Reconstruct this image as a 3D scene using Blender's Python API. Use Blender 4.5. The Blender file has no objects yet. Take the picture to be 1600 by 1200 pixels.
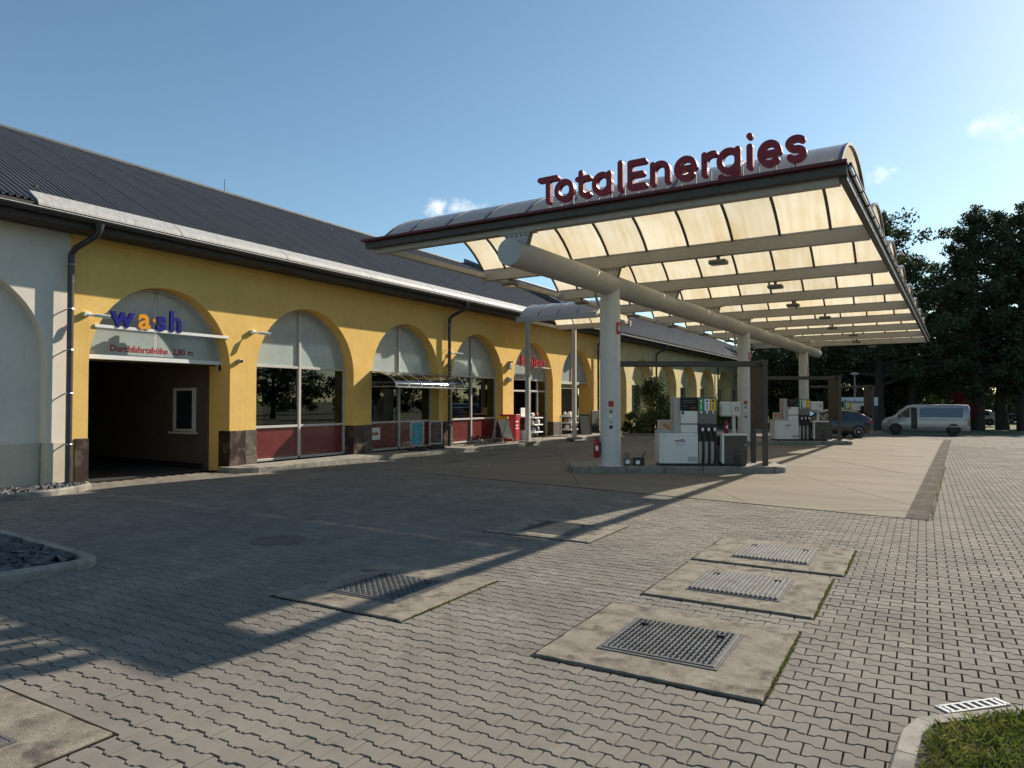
import bpy, math, random
import numpy as np
from mathutils import Vector, Matrix

random.seed(7)
RNG = np.random.default_rng(7)
SC = bpy.context.scene
COL = SC.collection
R_ = math.radians

# ------------------------------------------------------------------ camera
CAM_H = 1.8
cam_d = bpy.data.cameras.new('camera')
cam_d.sensor_fit = 'HORIZONTAL'; cam_d.sensor_width = 36.0
cam_d.lens = 36.0 * 1100.0 / 1600.0
cam_d.clip_start = 0.05; cam_d.clip_end = 4000
cam = bpy.data.objects.new('camera', cam_d); COL.objects.link(cam)
cam.location = (0, 0, CAM_H)
YAW = math.atan(644 / 1100.0); PITCH = math.atan(26 / 1100.0)
cam.rotation_euler = (math.pi / 2 + PITCH, 0, YAW)
SC.camera = cam

# ------------------------------------------------------------------ sky and sun
SUN = Vector((3.23, 8.65, 5.35)).normalized()
SUN_EL = math.asin(SUN.z); SUN_AZ = math.atan2(SUN.x, SUN.y)     # from +Y toward +X
world = bpy.data.worlds.new('World'); SC.world = world; world.use_nodes = True
wn = world.node_tree.nodes; wl = world.node_tree.links; wn.clear()
w_out = wn.new('ShaderNodeOutputWorld'); w_bg = wn.new('ShaderNodeBackground')
sky = wn.new('ShaderNodeTexSky'); sky.sky_type = 'NISHITA'; sky.sun_disc = False
sky.sun_elevation = SUN_EL; sky.sun_rotation = SUN_AZ
sky.altitude = 100; sky.air_density = 1.0; sky.dust_density = 0.38; sky.ozone_density = 1.3
w_bg.inputs['Strength'].default_value = 0.087
w_tc = wn.new('ShaderNodeTexCoord')
def wmath(op, a, b=None, c=None):
    n = wn.new('ShaderNodeMath'); n.operation = op
    for i, v in enumerate((a, b, c)):
        if v is None: continue
        if isinstance(v, (int, float)): n.inputs[i].default_value = v
        else: wl.new(v, n.inputs[i])
    return n.outputs[0]
def wdot(vec, c):
    n = wn.new('ShaderNodeVectorMath'); n.operation = 'DOT_PRODUCT'
    wl.new(vec, n.inputs[0]); n.inputs[1].default_value = c
    return n.outputs['Value']
def pix_dir(px, py):
    F0 = Vector((-math.sin(YAW), math.cos(YAW), 0)); Rr = Vector((math.cos(YAW), math.sin(YAW), 0)); Z = Vector((0, 0, 1))
    F = F0 * math.cos(PITCH) + Z * math.sin(PITCH); U = Z * math.cos(PITCH) - F0 * math.sin(PITCH)
    return (F + Rr * (px - 800) / 1100 - U * (py - 600) / 1100).normalized()
w_noise = wn.new('ShaderNodeTexNoise'); w_noise.inputs['Scale'].default_value = 42; w_noise.inputs['Detail'].default_value = 8
w_noise.inputs['Roughness'].default_value = 0.62
wl.new(w_tc.outputs['Generated'], w_noise.inputs['Vector'])
w_noise2 = wn.new('ShaderNodeTexNoise'); w_noise2.inputs['Scale'].default_value = 14; w_noise2.inputs['Detail'].default_value = 4
wl.new(w_tc.outputs['Generated'], w_noise2.inputs['Vector'])
mask = None
# small fair-weather clouds: direction, half-width and half-height in radians, opacity
for d, ra, rb, op in ((pix_dir(716, 326), .044, .018, .8), (pix_dir(690, 322), .02, .018, .7), (pix_dir(1385, 270), .036, .019, .85),
                      (pix_dir(1552, 192), .052, .02, .42), (pix_dir(1600, 205), .04, .013, .35),
                      (Vector((.75, .45, .3)).normalized(), .06, .02, .7), (Vector((.9, -.3, .4)).normalized(), .08, .03, .7),
                      (Vector((-.3, -.9, .35)).normalized(), .07, .03, .7), (Vector((.6, -.7, .25)).normalized(), .06, .02, .7)):
    right = d.cross(Vector((0, 0, 1))).normalized(); up = right.cross(d)
    a = wmath('MULTIPLY', wdot(w_tc.outputs['Generated'], right), 1 / ra)
    b = wmath('MULTIPLY', wdot(w_tc.outputs['Generated'], up), 1 / rb)
    b = wmath('SUBTRACT', b, d.dot(up) / rb)
    r2 = wmath('ADD', wmath('MULTIPLY', a, a), wmath('MULTIPLY', b, b))
    front = wmath('GREATER_THAN', wdot(w_tc.outputs['Generated'], d), 0.5)
    v = wmath('SUBTRACT', 0.75, wmath('SQRT', r2))
    n1 = wmath('MULTIPLY', wmath('SUBTRACT', w_noise.outputs[0], .5), 2.6)
    n2 = wmath('MULTIPLY', wmath('SUBTRACT', w_noise2.outputs[0], .5), 1.5)
    v = wmath('ADD', v, wmath('ADD', n1, n2))
    mr = wn.new('ShaderNodeMapRange'); mr.interpolation_type = 'SMOOTHSTEP'
    wl.new(v, mr.inputs[0]); mr.inputs[1].default_value = -.05; mr.inputs[2].default_value = 1.25
    mr.inputs[3].default_value = 0; mr.inputs[4].default_value = op
    inside = wn.new('ShaderNodeMapRange'); inside.interpolation_type = 'SMOOTHSTEP'
    wl.new(r2, inside.inputs[0]); inside.inputs[1].default_value = 2.6; inside.inputs[2].default_value = 1.0
    v = wmath('MULTIPLY', wmath('MULTIPLY', mr.outputs[0], front), inside.outputs[0])
    mask = v if mask is None else wmath('MAXIMUM', mask, v)
w_mix = wn.new('ShaderNodeMix'); w_mix.data_type = 'RGBA'
w_tint = wn.new('ShaderNodeMix'); w_tint.data_type = 'RGBA'; w_tint.blend_type = 'MULTIPLY'; w_tint.inputs[0].default_value = 1.0
wl.new(sky.outputs[0], w_tint.inputs[6]); w_tint.inputs[7].default_value = (.90, 1.03, 1.02, 1)
wl.new(mask, w_mix.inputs[0]); wl.new(w_tint.outputs[2], w_mix.inputs[6]); w_mix.inputs[7].default_value = (10.2, 10.1, 9.9, 1)
wl.new(w_mix.outputs[2], w_bg.inputs['Color']); wl.new(w_bg.outputs[0], w_out.inputs[0])

sun_d = bpy.data.lights.new('sun', 'SUN'); sun_d.energy = 5.0; sun_d.angle = R_(0.53); sun_d.color = (1.0, 0.90, 0.76)
sun = bpy.data.objects.new('sun', sun_d); COL.objects.link(sun)
sun.rotation_euler = SUN.to_track_quat('Z', 'Y').to_euler(); sun.location = (30, 80, 50)

SC.view_settings.view_transform = 'Standard'; SC.view_settings.look = 'None'
SC.view_settings.exposure = 0.62; SC.view_settings.gamma = 1.0; SC.view_settings.use_curve_mapping = False
SC.render.engine = 'CYCLES'
SC.cycles.use_denoising = True
SC.cycles.max_bounces = 8; SC.cycles.transparent_max_bounces = 12
SC.cycles.sample_clamp_indirect = 6.0

# ------------------------------------------------------------------ helpers: materials
MATS = {}
def srgb(r, g, b):
    f = lambda c: ((c / 255) / 12.92 if c / 255 <= .04045 else (((c / 255) + .055) / 1.055) ** 2.4)
    return (f(r), f(g), f(b))
def mat(name, col, rough=.6, var=.12, scale=6., bump=0., bscale=60., metal=0., coat=0., spec=.5, col2=None, detail=6, stretch=None,
        rand=0., emit=None, stain=None, streak=0., col2_amt=(.45, .62), c2scale=None, bump2=None):
    """Principled material: base colour broken by two noise octaves, optional second colour in patches, bump."""
    if name in MATS: return MATS[name]
    m = bpy.data.materials.new(name); m.use_nodes = True; MATS[name] = m
    nt = m.node_tree; N = nt.nodes; L = nt.links
    bs = N['Principled BSDF']
    tc = N.new('ShaderNodeTexCoord'); vec = tc.outputs['Object']
    geo = N.new('ShaderNodeNewGeometry')
    vec = geo.outputs['Position']
    if stretch:
        mp = N.new('ShaderNodeMapping'); mp.inputs['Scale'].default_value = stretch
        L.new(vec, mp.inputs['Vector']); vec = mp.outputs[0]
    def noise(s, d=detail, r=.6):
        n = N.new('ShaderNodeTexNoise'); n.inputs['Scale'].default_value = s; n.inputs['Detail'].default_value = d
        n.inputs['Roughness'].default_value = r; L.new(vec, n.inputs['Vector']); return n.outputs[0]
    def mixc(f, a, b, blend='MIX'):
        x = N.new('ShaderNodeMix'); x.data_type = 'RGBA'; x.blend_type = blend
        for i, v in ((0, f), (6, a), (7, b)):
            if isinstance(v, (int, float)): x.inputs[i].default_value = v
            elif isinstance(v, tuple): x.inputs[i].default_value = (*v[:3], 1)
            else: L.new(v, x.inputs[i])
        return x.outputs[2]
    def ramp(v, a, b, lo, hi):
        r = N.new('ShaderNodeMapRange'); L.new(v, r.inputs[0])
        for i, q in ((1, a), (2, b), (3, lo), (4, hi)): r.inputs[i].default_value = q
        return r.outputs[0]
    c = tuple(col)
    if col2 is not None:
        c = mixc(ramp(noise(c2scale or scale * .6), col2_amt[0], col2_amt[1], 0, 1), c, tuple(col2))
    if var > 0:
        v1 = ramp(noise(scale), .3, .7, 1 - var, 1 + var)
        v2 = ramp(noise(scale * 7.3), .3, .7, 1 - var * .6, 1 + var * .6)
        mm = N.new('ShaderNodeMath'); mm.operation = 'MULTIPLY'; L.new(v1, mm.inputs[0]); L.new(v2, mm.inputs[1])
        val = mm.outputs[0]
        if rand > 0:
            rr = ramp(geo.outputs['Random Per Island'], 0, 1, 1 - rand, 1 + rand)
            m2 = N.new('ShaderNodeMath'); m2.operation = 'MULTIPLY'; L.new(val, m2.inputs[0]); L.new(rr, m2.inputs[1]); val = m2.outputs[0]
        cc = N.new('ShaderNodeCombineColor')
        for i in range(3): L.new(val, cc.inputs[i])
        c = mixc(1.0, c, cc.outputs[0], 'MULTIPLY')
    if streak > 0:
        mp2 = N.new('ShaderNodeMapping'); mp2.inputs['Scale'].default_value = (2.6, 2.6, .10); L.new(geo.outputs['Position'], mp2.inputs['Vector'])
        n2 = N.new('ShaderNodeTexNoise'); n2.inputs['Scale'].default_value = 2.2; n2.inputs['Detail'].default_value = 7; n2.inputs['Roughness'].default_value = .65; L.new(mp2.outputs[0], n2.inputs['Vector'])
        f2 = ramp(n2.outputs[0], .52, .75, 0, streak); c = mixc(f2, c, tuple(x * .55 for x in col))
    if stain:
        sc_, lo_, hi_, amt_, dk_ = stain
        f3 = ramp(noise(sc_, 5, .55), lo_, hi_, 0, amt_); c = mixc(f3, c, tuple(x * dk_ for x in col))
        f4 = ramp(noise(sc_ * 5.5, 3, .5), .66, .74, 0, amt_ * .9); c = mixc(f4, c, tuple(x * dk_ * .8 for x in col))
    if isinstance(c, tuple): bs.inputs['Base Color'].default_value = (*c[:3], 1)
    else: L.new(c, bs.inputs['Base Color'])
    bs.inputs['Roughness'].default_value = rough
    if var > 0 and rough > .15:
        L.new(ramp(noise(scale * 2.7), .3, .7, rough - .08, min(1, rough + .08)), bs.inputs['Roughness'])
    bs.inputs['Metallic'].default_value = metal; bs.inputs['Coat Weight'].default_value = coat; bs.inputs['Coat Roughness'].default_value = .06
    bs.inputs['Specular IOR Level'].default_value = spec
    if emit: bs.inputs['Emission Color'].default_value = (*emit[:3], 1); bs.inputs['Emission Strength'].default_value = emit[3]
    if bump > 0:
        b = N.new('ShaderNodeBump'); b.inputs['Strength'].default_value = bump; b.inputs['Distance'].default_value = .02
        h = noise(bscale, 5, .65)
        L.new(h, b.inputs['Height']); L.new(b.outputs[0], bs.inputs['Normal'])
    return m

M = {}
M['paver'] = mat('concrete_paver', (.217, .196, .165), .9, .14, 1.3, .4, 240, rand=.13, spec=.15, col2=(.186, .171, .148), c2scale=.5, col2_amt=(.4, .65), stain=(.45, .54, .76, .35, .62))
M['joint'] = mat('joint_sand', (.018, .015, .012), .95, .3, 30, .3, 200, spec=.1)
M['concrete_apron'] = mat('forecourt_concrete', (.205, .180, .142), .85, .14, .8, .2, 160, spec=.15, stretch=(.6, 2.2, 1), stain=(.5, .5, .72, .6, .66), col2=(.175, .15, .115), c2scale=1.6, col2_amt=(.5, .75))
M['slab'] = mat('exposed_aggregate', (.285, .25, .198), .92, .28, 6, .8, 150, spec=.15, col2=(.115, .10, .085), c2scale=5, col2_amt=(.52, .68), stain=(3.1, .56, .68, .5, .55))
M['kerb'] = mat('kerb_concrete', (.30, .275, .235), .88, .18, 3, .4, 180, spec=.3, col2=(.20, .185, .16), c2scale=4)
M['kerb_dark'] = mat('island_concrete', (.24, .225, .20), .85, .2, 3, .4, 160, col2=(.15, .14, .13), c2scale=3)
M['steel_lid'] = mat('galvanised_steel', (.115, .115, .115), .72, .3, 9, .15, 130, metal=.1, spec=.25, col2=(.10,.095,.085), c2scale=6)
M['cast_iron'] = mat('worn_cast_iron', (.135, .125, .11), .85, .2, 8, .3, 90, spec=.12)
M['grate'] = mat('pale_grate', (.42, .42, .41), .6, .1, 6)
M['slate'] = mat('slate_gravel', (.075, .075, .08), .75, .4, 5, .3, 90, rand=.5)
M['soil'] = mat('dark_soil', (.03, .028, .025), .95, .3, 10, .6, 40)
M['grass'] = mat('grass_blades', (.12, .16, .03), .7, .25, 3, rand=.45, spec=.3, col2=(.22, .19, .06), c2scale=5)
M['lawn'] = mat('lawn_ground', (.07, .095, .022), .95, .35, .7, .8, 25, col2=(.09, .085, .035), c2scale=.35)
M['yellow'] = mat('yellow_render', (.76, .505, .155), .9, .06, 1.1, .28, 130, spec=.2, col2=(.71, .46, .135), c2scale=1.7, col2_amt=(.48, .8), streak=.20)
M['cream'] = mat('cream_render', (.68, .56, .28), .9, .08, 1.0, .25, 120, spec=.25, col2=(.58, .48, .27), c2scale=1.3)
M['white_render'] = mat('white_render', (.75, .67, .565), .9, .05, .9, .25, 130, spec=.2, col2=(.66, .62, .55), c2scale=.8, streak=.2)
M['base_render'] = mat('greenish_base_render', (.60, .53, .41), .9, .08, 1.2, .25, 130, spec=.2, streak=.3)
M['plinth'] = mat('polished_brown_stone', (.045, .025, .022), .35, .4, 6, .1, 60, col2=(.11, .085, .06), c2scale=3.5, col2_amt=(.5, .6))
M['plinth2'] = mat('rough_plinth_stone', (.12, .095, .07), .7, .4, 9, .4, 70, col2=(.05, .035, .03), c2scale=6)
M['roof'] = mat('anthracite_sheet', (.105, .102, .098), .55, .14, 1.5, .05, 40, metal=.0, spec=.5)
M['flash'] = mat('weathered_zinc', (.46, .445, .415), .5, .16, 4, .1, 60, metal=.2, stretch=(1, 6, .6), col2=(.33, .31, .28), c2scale=6)
M['zinc_dark'] = mat('dark_zinc', (.07, .07, .075), .4, .2, 5, .05, 60, metal=.6)
M['soffit'] = mat('soffit_timber', (.05, .042, .034), .8, .3, 6, .2, 60)
M['frame'] = mat('grey_aluminium', (.48, .46, .43), .45, .05, 4, spec=.5)
M['lunette'] = mat('frosted_panel', (.37, .42, .41), .25, .06, .8, coat=.5, spec=.5)
M['red_panel'] = mat('red_panel', (.165, .032, .032), .3, .1, 2, coat=.4)
M['dark_gate'] = mat('dark_gate', (.05, .047, .042), .6, .15, 4)
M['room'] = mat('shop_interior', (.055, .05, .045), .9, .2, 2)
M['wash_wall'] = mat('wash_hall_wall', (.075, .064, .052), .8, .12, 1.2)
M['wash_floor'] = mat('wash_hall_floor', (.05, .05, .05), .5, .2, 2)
M['steel_paint'] = mat('canopy_grey_paint', (.42, .405, .375), .5, .06, 1.2, .04, 40, spec=.4, streak=.2)
M['col_paint'] = mat('column_white_paint', (.56, .56, .55), .45, .05, 1.5, .03, 40, spec=.4, streak=.25)
M['rib'] = mat('rib_bronze', (.11, .10, .09), .5, .1, 5)
M['red_sign'] = mat('red_acrylic', (.23, .006, .014), .4, .04, 3, coat=.1, spec=.3)
M['red_face'] = mat('dark_red_face', (.075, .005, .010), .4, .04, 3, coat=.2)
M['red_bright'] = mat('bright_red', (.36, .010, .018), .45, .06, 3, coat=.15)
M['dark_red'] = mat('maroon_strip', (.085, .008, .012), .5, .1, 4)
M['fascia'] = mat('dark_fascia', (.065, .06, .055), .6, .15, 4, streak=.4)
M['blue_sign'] = mat('blue_acrylic', (.001, .006, .17), .6, .03, 3, coat=.0, spec=.15)
M['orange_sign'] = mat('orange_acrylic', (.72, .30, .018), .35, .04, 3, coat=.3)
M['white_plastic'] = mat('white_plastic', (.72, .72, .70), .4, .04, 2, coat=.1)
M['pump_white'] = mat('pump_white', (.66, .655, .64), .38, .04, 2, coat=.15)
M['pump_grey'] = mat('pump_grey', (.13, .125, .12), .45, .06, 3)
M['pump_lgrey'] = mat('pump_light_grey', (.40, .385, .37), .45, .05, 3)
M['black'] = mat('black_plastic', (.014, .014, .015), .45, .1, 5)
M['rubber'] = mat('tyre_rubber', (.018, .018, .018), .8, .15, 8, .1, 80)
M['screen'] = mat('display_glass', (.012, .013, .016), .35, 0, spec=.2)
M['bin_front'] = mat('bin_dark_panel', (.055, .048, .040), .5, .06, 3)
M['portal'] = mat('portal_brown', (.055, .048, .041), .55, .08, 3)
M['green_card'] = mat('green_card', (.02, .24, .055), .5, .03)
M['yellow_card'] = mat('yellow_card', (.78, .52, .02), .5, .03)
M['white_card'] = mat('white_card', (.76, .76, .75), .5, .03)
M['blue_card'] = mat('blue_card', (.03, .08, .30), .5, .03)
M['tan_card'] = mat('tan_card', (.52, .32, .2), .5, .2, 14, col2=(.25, .08, .05), c2scale=9)
M['poster_teal'] = mat('poster_teal', (.06, .30, .36), .4, .3, 9, col2=(.5, .1, .2), c2scale=7, col2_amt=(.58, .64))
M['poster_dark'] = mat('poster_dark', (.09, .05, .05), .4, .4, 14, col2=(.3, .25, .2), c2scale=16, col2_amt=(.56, .62))
M['van_paint'] = mat('silver_paint', (.33, .34, .36), .34, .02, 1, metal=.4, coat=.6)
M['car_black'] = mat('black_paint', (.012, .012, .014), .25, 0, coat=.9)
M['car_white'] = mat('white_paint', (.6, .6, .6), .3, 0, coat=.7)
M['car_glass'] = mat('car_glass', (.02, .025, .032), .06, 0, spec=.8, coat=.6)
M['rim'] = mat('alloy_rim', (.42, .42, .43), .35, .05, 6, metal=.8)
M['steel_rim'] = mat('dark_steel_rim', (.10, .10, .10), .5, .05, 6, metal=.5)
M['chrome'] = mat('brushed_steel', (.55, .55, .56), .28, .05, 8, metal=.95)
M['tail'] = mat('tail_light', (.28, .01, .012), .2, 0, coat=.6)
M['headlamp'] = mat('headlamp_glass', (.45, .46, .48), .12, 0, coat=.7)
M['bark'] = mat('tree_bark', (.055, .042, .032), .95, .35, 4, .9, 25, stretch=(1, 1, .25))
M['leaf1'] = mat('leaf_dark', (.060, .080, .038), .6, .2, 1.5, rand=.4, spec=.25)
M['leaf2'] = mat('leaf_mid', (.078, .100, .042), .6, .2, 1.5, rand=.4, spec=.25)
M['leaf3'] = mat('leaf_shrub', (.06, .085, .025), .55, .2, 1.5, rand=.5, spec=.3)
M['leaf4'] = mat('leaf_pale', (.11, .125, .04), .55, .2, 1.5, rand=.5, spec=.3)
M['leaf_red'] = mat('leaf_red', (.20, .02, .02), .55, .2, 1.5, rand=.4)
M['chalk'] = mat('chalkboard', (.02, .025, .024), .6, .1, 5)

def add_leaf_translucency(m):
    nt = m.node_tree; bs = nt.nodes['Principled BSDF']; out = nt.nodes['Material Output']
    tr = nt.nodes.new('ShaderNodeBsdfTranslucent'); mx = nt.nodes.new('ShaderNodeMixShader'); mx.inputs[0].default_value = .25
    src = bs.inputs['Base Color'].links[0].from_socket
    nt.links.new(src, tr.inputs['Color']); nt.links.new(bs.outputs[0], mx.inputs[1]); nt.links.new(tr.outputs[0], mx.inputs[2])
    nt.links.new(mx.outputs[0], out.inputs[0])
for k in ('leaf1', 'leaf2', 'leaf3', 'leaf4', 'grass', 'leaf_red'): add_leaf_translucency(M[k])

def glass_mat(name, tint, refl=.03, rough=.0):
    m = bpy.data.materials.new(name); m.use_nodes = True; nt = m.node_tree; nt.nodes.clear()
    out = nt.nodes.new('ShaderNodeOutputMaterial'); mx = nt.nodes.new('ShaderNodeMixShader')
    tr = nt.nodes.new('ShaderNodeBsdfTransparent'); gl = nt.nodes.new('ShaderNodeBsdfGlossy')
    fr = nt.nodes.new('ShaderNodeFresnel'); fr.inputs[0].default_value = 1.55
    ad = nt.nodes.new('ShaderNodeMath'); ad.operation = 'ADD'; ad.inputs[1].default_value = refl; ad.use_clamp = True
    tr.inputs[0].default_value = (*tint, 1); gl.inputs['Roughness'].default_value = rough; gl.inputs[0].default_value = (.9, .95, .95, 1)
    nt.links.new(fr.outputs[0], ad.inputs[0]); nt.links.new(ad.outputs[0], mx.inputs[0])
    nt.links.new(tr.outputs[0], mx.inputs[1]); nt.links.new(gl.outputs[0], mx.inputs[2]); nt.links.new(mx.outputs[0], out.inputs[0])
    return m
M['glass'] = glass_mat('shop_glass', (.40, .43, .42))
M['smoke'] = glass_mat('smoked_acrylic', (.22, .21, .20), .05, .05)

def vault_mat():
    """Weathered translucent sheet: cream streaks running down the curve, diffusing light from above."""
    m = bpy.data.materials.new('weathered_translucent_sheet'); m.use_nodes = True; nt = m.node_tree; N = nt.nodes; L = nt.links
    out = N['Material Output']; bs = N['Principled BSDF']
    geo = N.new('ShaderNodeNewGeometry'); oi = N.new('ShaderNodeObjectInfo')
    mp = N.new('ShaderNodeMapping'); mp.inputs['Scale'].default_value = (4.2, .35, .35); L.new(geo.outputs['Position'], mp.inputs[0])
    n1 = N.new('ShaderNodeTexNoise'); n1.inputs['Scale'].default_value = 2.0; n1.inputs['Detail'].default_value = 6; L.new(mp.outputs[0], n1.inputs['Vector'])
    n2 = N.new('ShaderNodeTexNoise'); n2.inputs['Scale'].default_value = 1.3; n2.inputs['Detail'].default_value = 8; L.new(geo.outputs['Position'], n2.inputs['Vector'])
    ad = N.new('ShaderNodeMath'); ad.operation = 'ADD'; L.new(n1.outputs[0], ad.inputs[0]); L.new(n2.outputs[0], ad.inputs[1])
    r = N.new('ShaderNodeValToRGB'); r.color_ramp.elements[0].position = .36; r.color_ramp.elements[0].color = (.72, .59, .36, 1)
    r.color_ramp.elements[1].position = .64; r.color_ramp.elements[1].color = (.87, .81, .64, 1)
    h = N.new('ShaderNodeMath'); h.operation = 'MULTIPLY'; h.inputs[1].default_value = .5; L.new(ad.outputs[0], h.inputs[0]); L.new(h.outputs[0], r.inputs[0])
    mr = N.new('ShaderNodeMapRange'); L.new(oi.outputs['Random'], mr.inputs[0]); mr.inputs[3].default_value = .86; mr.inputs[4].default_value = 1.05
    mu = N.new('ShaderNodeMix'); mu.data_type = 'RGBA'; mu.blend_type = 'MULTIPLY'; mu.inputs[0].default_value = 1
    L.new(r.outputs[0], mu.inputs[6]); cc = N.new('ShaderNodeCombineColor')
    for i in range(3): L.new(mr.outputs[0], cc.inputs[i])
    L.new(cc.outputs[0], mu.inputs[7])
    tr = N.new('ShaderNodeBsdfTranslucent'); L.new(mu.outputs[2], tr.inputs[0])
    bs.inputs['Base Color'].default_value = (.34, .37, .39, 1); bs.inputs['Roughness'].default_value = .3; bs.inputs['Coat Weight'].default_value = 1.0; bs.inputs['Coat Roughness'].default_value = .12
    mx = N.new('ShaderNodeMixShader'); mx.inputs[0].default_value = .47
    L.new(bs.outputs[0], mx.inputs[1]); L.new(tr.outputs[0], mx.inputs[2]); L.new(mx.outputs[0], out.inputs[0])
    return m
M['vault'] = vault_mat()

# ------------------------------------------------------------------ helpers: geometry
class MB:
    """Collects faces; build() links them as ONE mesh object."""
    def __init__(s): s.v = []; s.f = []; s.m = []
    def add(s, vs, fs, mi=0):
        o = len(s.v); s.v += [tuple(p) for p in vs]
        for f in fs: s.f.append(tuple(i + o for i in f)); s.m.append(mi)
        return s
    def box(s, lo, hi, mi=0, M_=None, bev=0.):
        x0, y0, z0 = lo; x1, y1, z1 = hi
        if bev > 0:
            b = min(bev, .45 * (x1 - x0), .45 * (y1 - y0), .45 * (z1 - z0)); vs = []; 
            for (x, sx) in ((x0, 1), (x1, -1)):
                for (y, sy) in ((y0, 1), (y1, -1)):
                    for (z, sz) in ((z0, 1), (z1, -1)):
                        vs += [(x, y + sy * b, z + sz * b), (x + sx * b, y, z + sz * b), (x + sx * b, y + sy * b, z)]
            def I(ix, iy, iz, k): return ((ix * 2 + iy) * 2 + iz) * 3 + k
            fs = []
            for a in (0, 1):
                q = [I(a, 0, 0, 0), I(a, 1, 0, 0), I(a, 1, 1, 0), I(a, 0, 1, 0)]; fs.append(q if a else q[::-1])
                q = [I(0, a, 0, 1), I(1, a, 0, 1), I(1, a, 1, 1), I(0, a, 1, 1)]; fs.append(q[::-1] if a else q)
                q = [I(0, 0, a, 2), I(1, 0, a, 2), I(1, 1, a, 2), I(0, 1, a, 2)]; fs.append(q if a else q[::-1])
            for a in (0, 1):
                for b_ in (0, 1):
                    q = [I(a, b_, 0, 0), I(a, b_, 0, 1), I(a, b_, 1, 1), I(a, b_, 1, 0)]; fs.append(q if a == b_ else q[::-1])
                    q = [I(a, 0, b_, 0), I(a, 0, b_, 2), I(a, 1, b_, 2), I(a, 1, b_, 0)]; fs.append(q[::-1] if a == b_ else q)
                    q = [I(0, a, b_, 1), I(0, a, b_, 2), I(1, a, b_, 2), I(1, a, b_, 1)]; fs.append(q if a == b_ else q[::-1])
            for ix in (0, 1):
                for iy in (0, 1):
                    for iz in (0, 1):
                        q = [I(ix, iy, iz, 0), I(ix, iy, iz, 1), I(ix, iy, iz, 2)]; fs.append(q if (ix + iy + iz) % 2 == 0 else q[::-1])
        else:
            vs = [(x, y, z) for x in (x0, x1) for y in (y0, y1) for z in (z0, z1)]
            fs = [(0, 1, 3, 2), (4, 6, 7, 5), (0, 4, 5, 1), (2, 3, 7, 6), (0, 2, 6, 4), (1, 5, 7, 3)]
        if M_ is not None: vs = [M_ @ Vector(p) for p in vs]
        return s.add(vs, fs, mi)
    def prism(s, poly, z0, z1, mi=0, M_=None, caps=True):
        n = len(poly); vs = [(x, y, z0) for x, y in poly] + [(x, y, z1) for x, y in poly]
        fs = [(i, (i + 1) % n, n + (i + 1) % n, n + i) for i in range(n)]
        if caps: fs += [tuple(range(n - 1, -1, -1)), tuple(range(n, 2 * n))]
        if M_ is not None: vs = [M_ @ Vector(p) for p in vs]
        return s.add(vs, fs, mi)
    def tube(s, pts, r, n=10, mi=0, caps=True):
        pts = [Vector(p) for p in pts]; rs = r if isinstance(r, (list, tuple)) else [r] * len(pts)
        o = len(s.v); ref = None; rings = []
        for i, p in enumerate(pts):
            d = (pts[min(i + 1, len(pts) - 1)] - pts[max(i - 1, 0)]).normalized()
            if ref is None: ref = Vector((0, 0, 1)) if abs(d.z) < .9 else Vector((1, 0, 0))
            a = (ref - d * ref.dot(d)).normalized(); ref = a; b = d.cross(a)
            rings.append([p + (a * math.cos(2 * math.pi * k / n) + b * math.sin(2 * math.pi * k / n)) * rs[i] for k in range(n)])
        vs = [q for rg in rings for q in rg]; fs = []
        for i in range(len(pts) - 1):
            for k in range(n): fs.append((i * n + k, i * n + (k + 1) % n, (i + 1) * n + (k + 1) % n, (i + 1) * n + k))
        if caps: fs += [tuple(range(n - 1, -1, -1)), tuple(range((len(pts) - 1) * n, len(pts) * n))]
        return s.add(vs, fs, mi)
    def lathe(s, prof, c=(0, 0, 0), n=16, mi=0):
        vs = []; fs = []
        for r, z in prof:
            for k in range(n): a = 2 * math.pi * k / n; vs.append((c[0] + r * math.cos(a), c[1] + r * math.sin(a), c[2] + z))
        for i in range(len(prof) - 1):
            for k in range(n): fs.append((i * n + k, i * n + (k + 1) % n, (i + 1) * n + (k + 1) % n, (i + 1) * n + k))
        fs += [tuple(range(n - 1, -1, -1)), tuple(range((len(prof) - 1) * n, len(prof) * n))]
        return s.add(vs, fs, mi)
    def mesh(s, name, mats, smooth=False):
        me = bpy.data.meshes.new(name); me.from_pydata(s.v, [], s.f)
        for m in (mats if isinstance(mats, (list, tuple)) else [mats]): me.materials.append(m)
        if len(me.materials) > 1: me.polygons.foreach_set('material_index', s.m)
        me.update()
        if smooth is not False:
            ang = 35 if smooth is True else smooth
            me.polygons.foreach_set('use_smooth', [True] * len(me.polygons))
            try: me.set_sharp_from_angle(angle=R_(ang))
            except Exception: pass
        return me
    def build(s, name, mats, parent=None, smooth=False, loc=None):
        return obj(name, s.mesh(name, mats, smooth), parent, loc)
def obj(name, me, parent=None, loc=None):
    o = bpy.data.objects.new(name, me); COL.objects.link(o)
    if parent is not None: o.parent = parent
    if loc is not None: o.location = loc
    return o
def tag(o, label, cat, group=None):
    o['label'] = label; o['category'] = cat
    if group: o['group'] = group
    return o
def thing(name, label, cat, loc=(0, 0, 0), rz=0, group=None):
    o = bpy.data.objects.new(name, None); COL.objects.link(o); o.empty_display_size = .2
    o.location = loc; o.rotation_euler = (0, 0, rz)
    return tag(o, label, cat, group)
def struct(o, kind='structure'): o['kind'] = kind; return o
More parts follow.
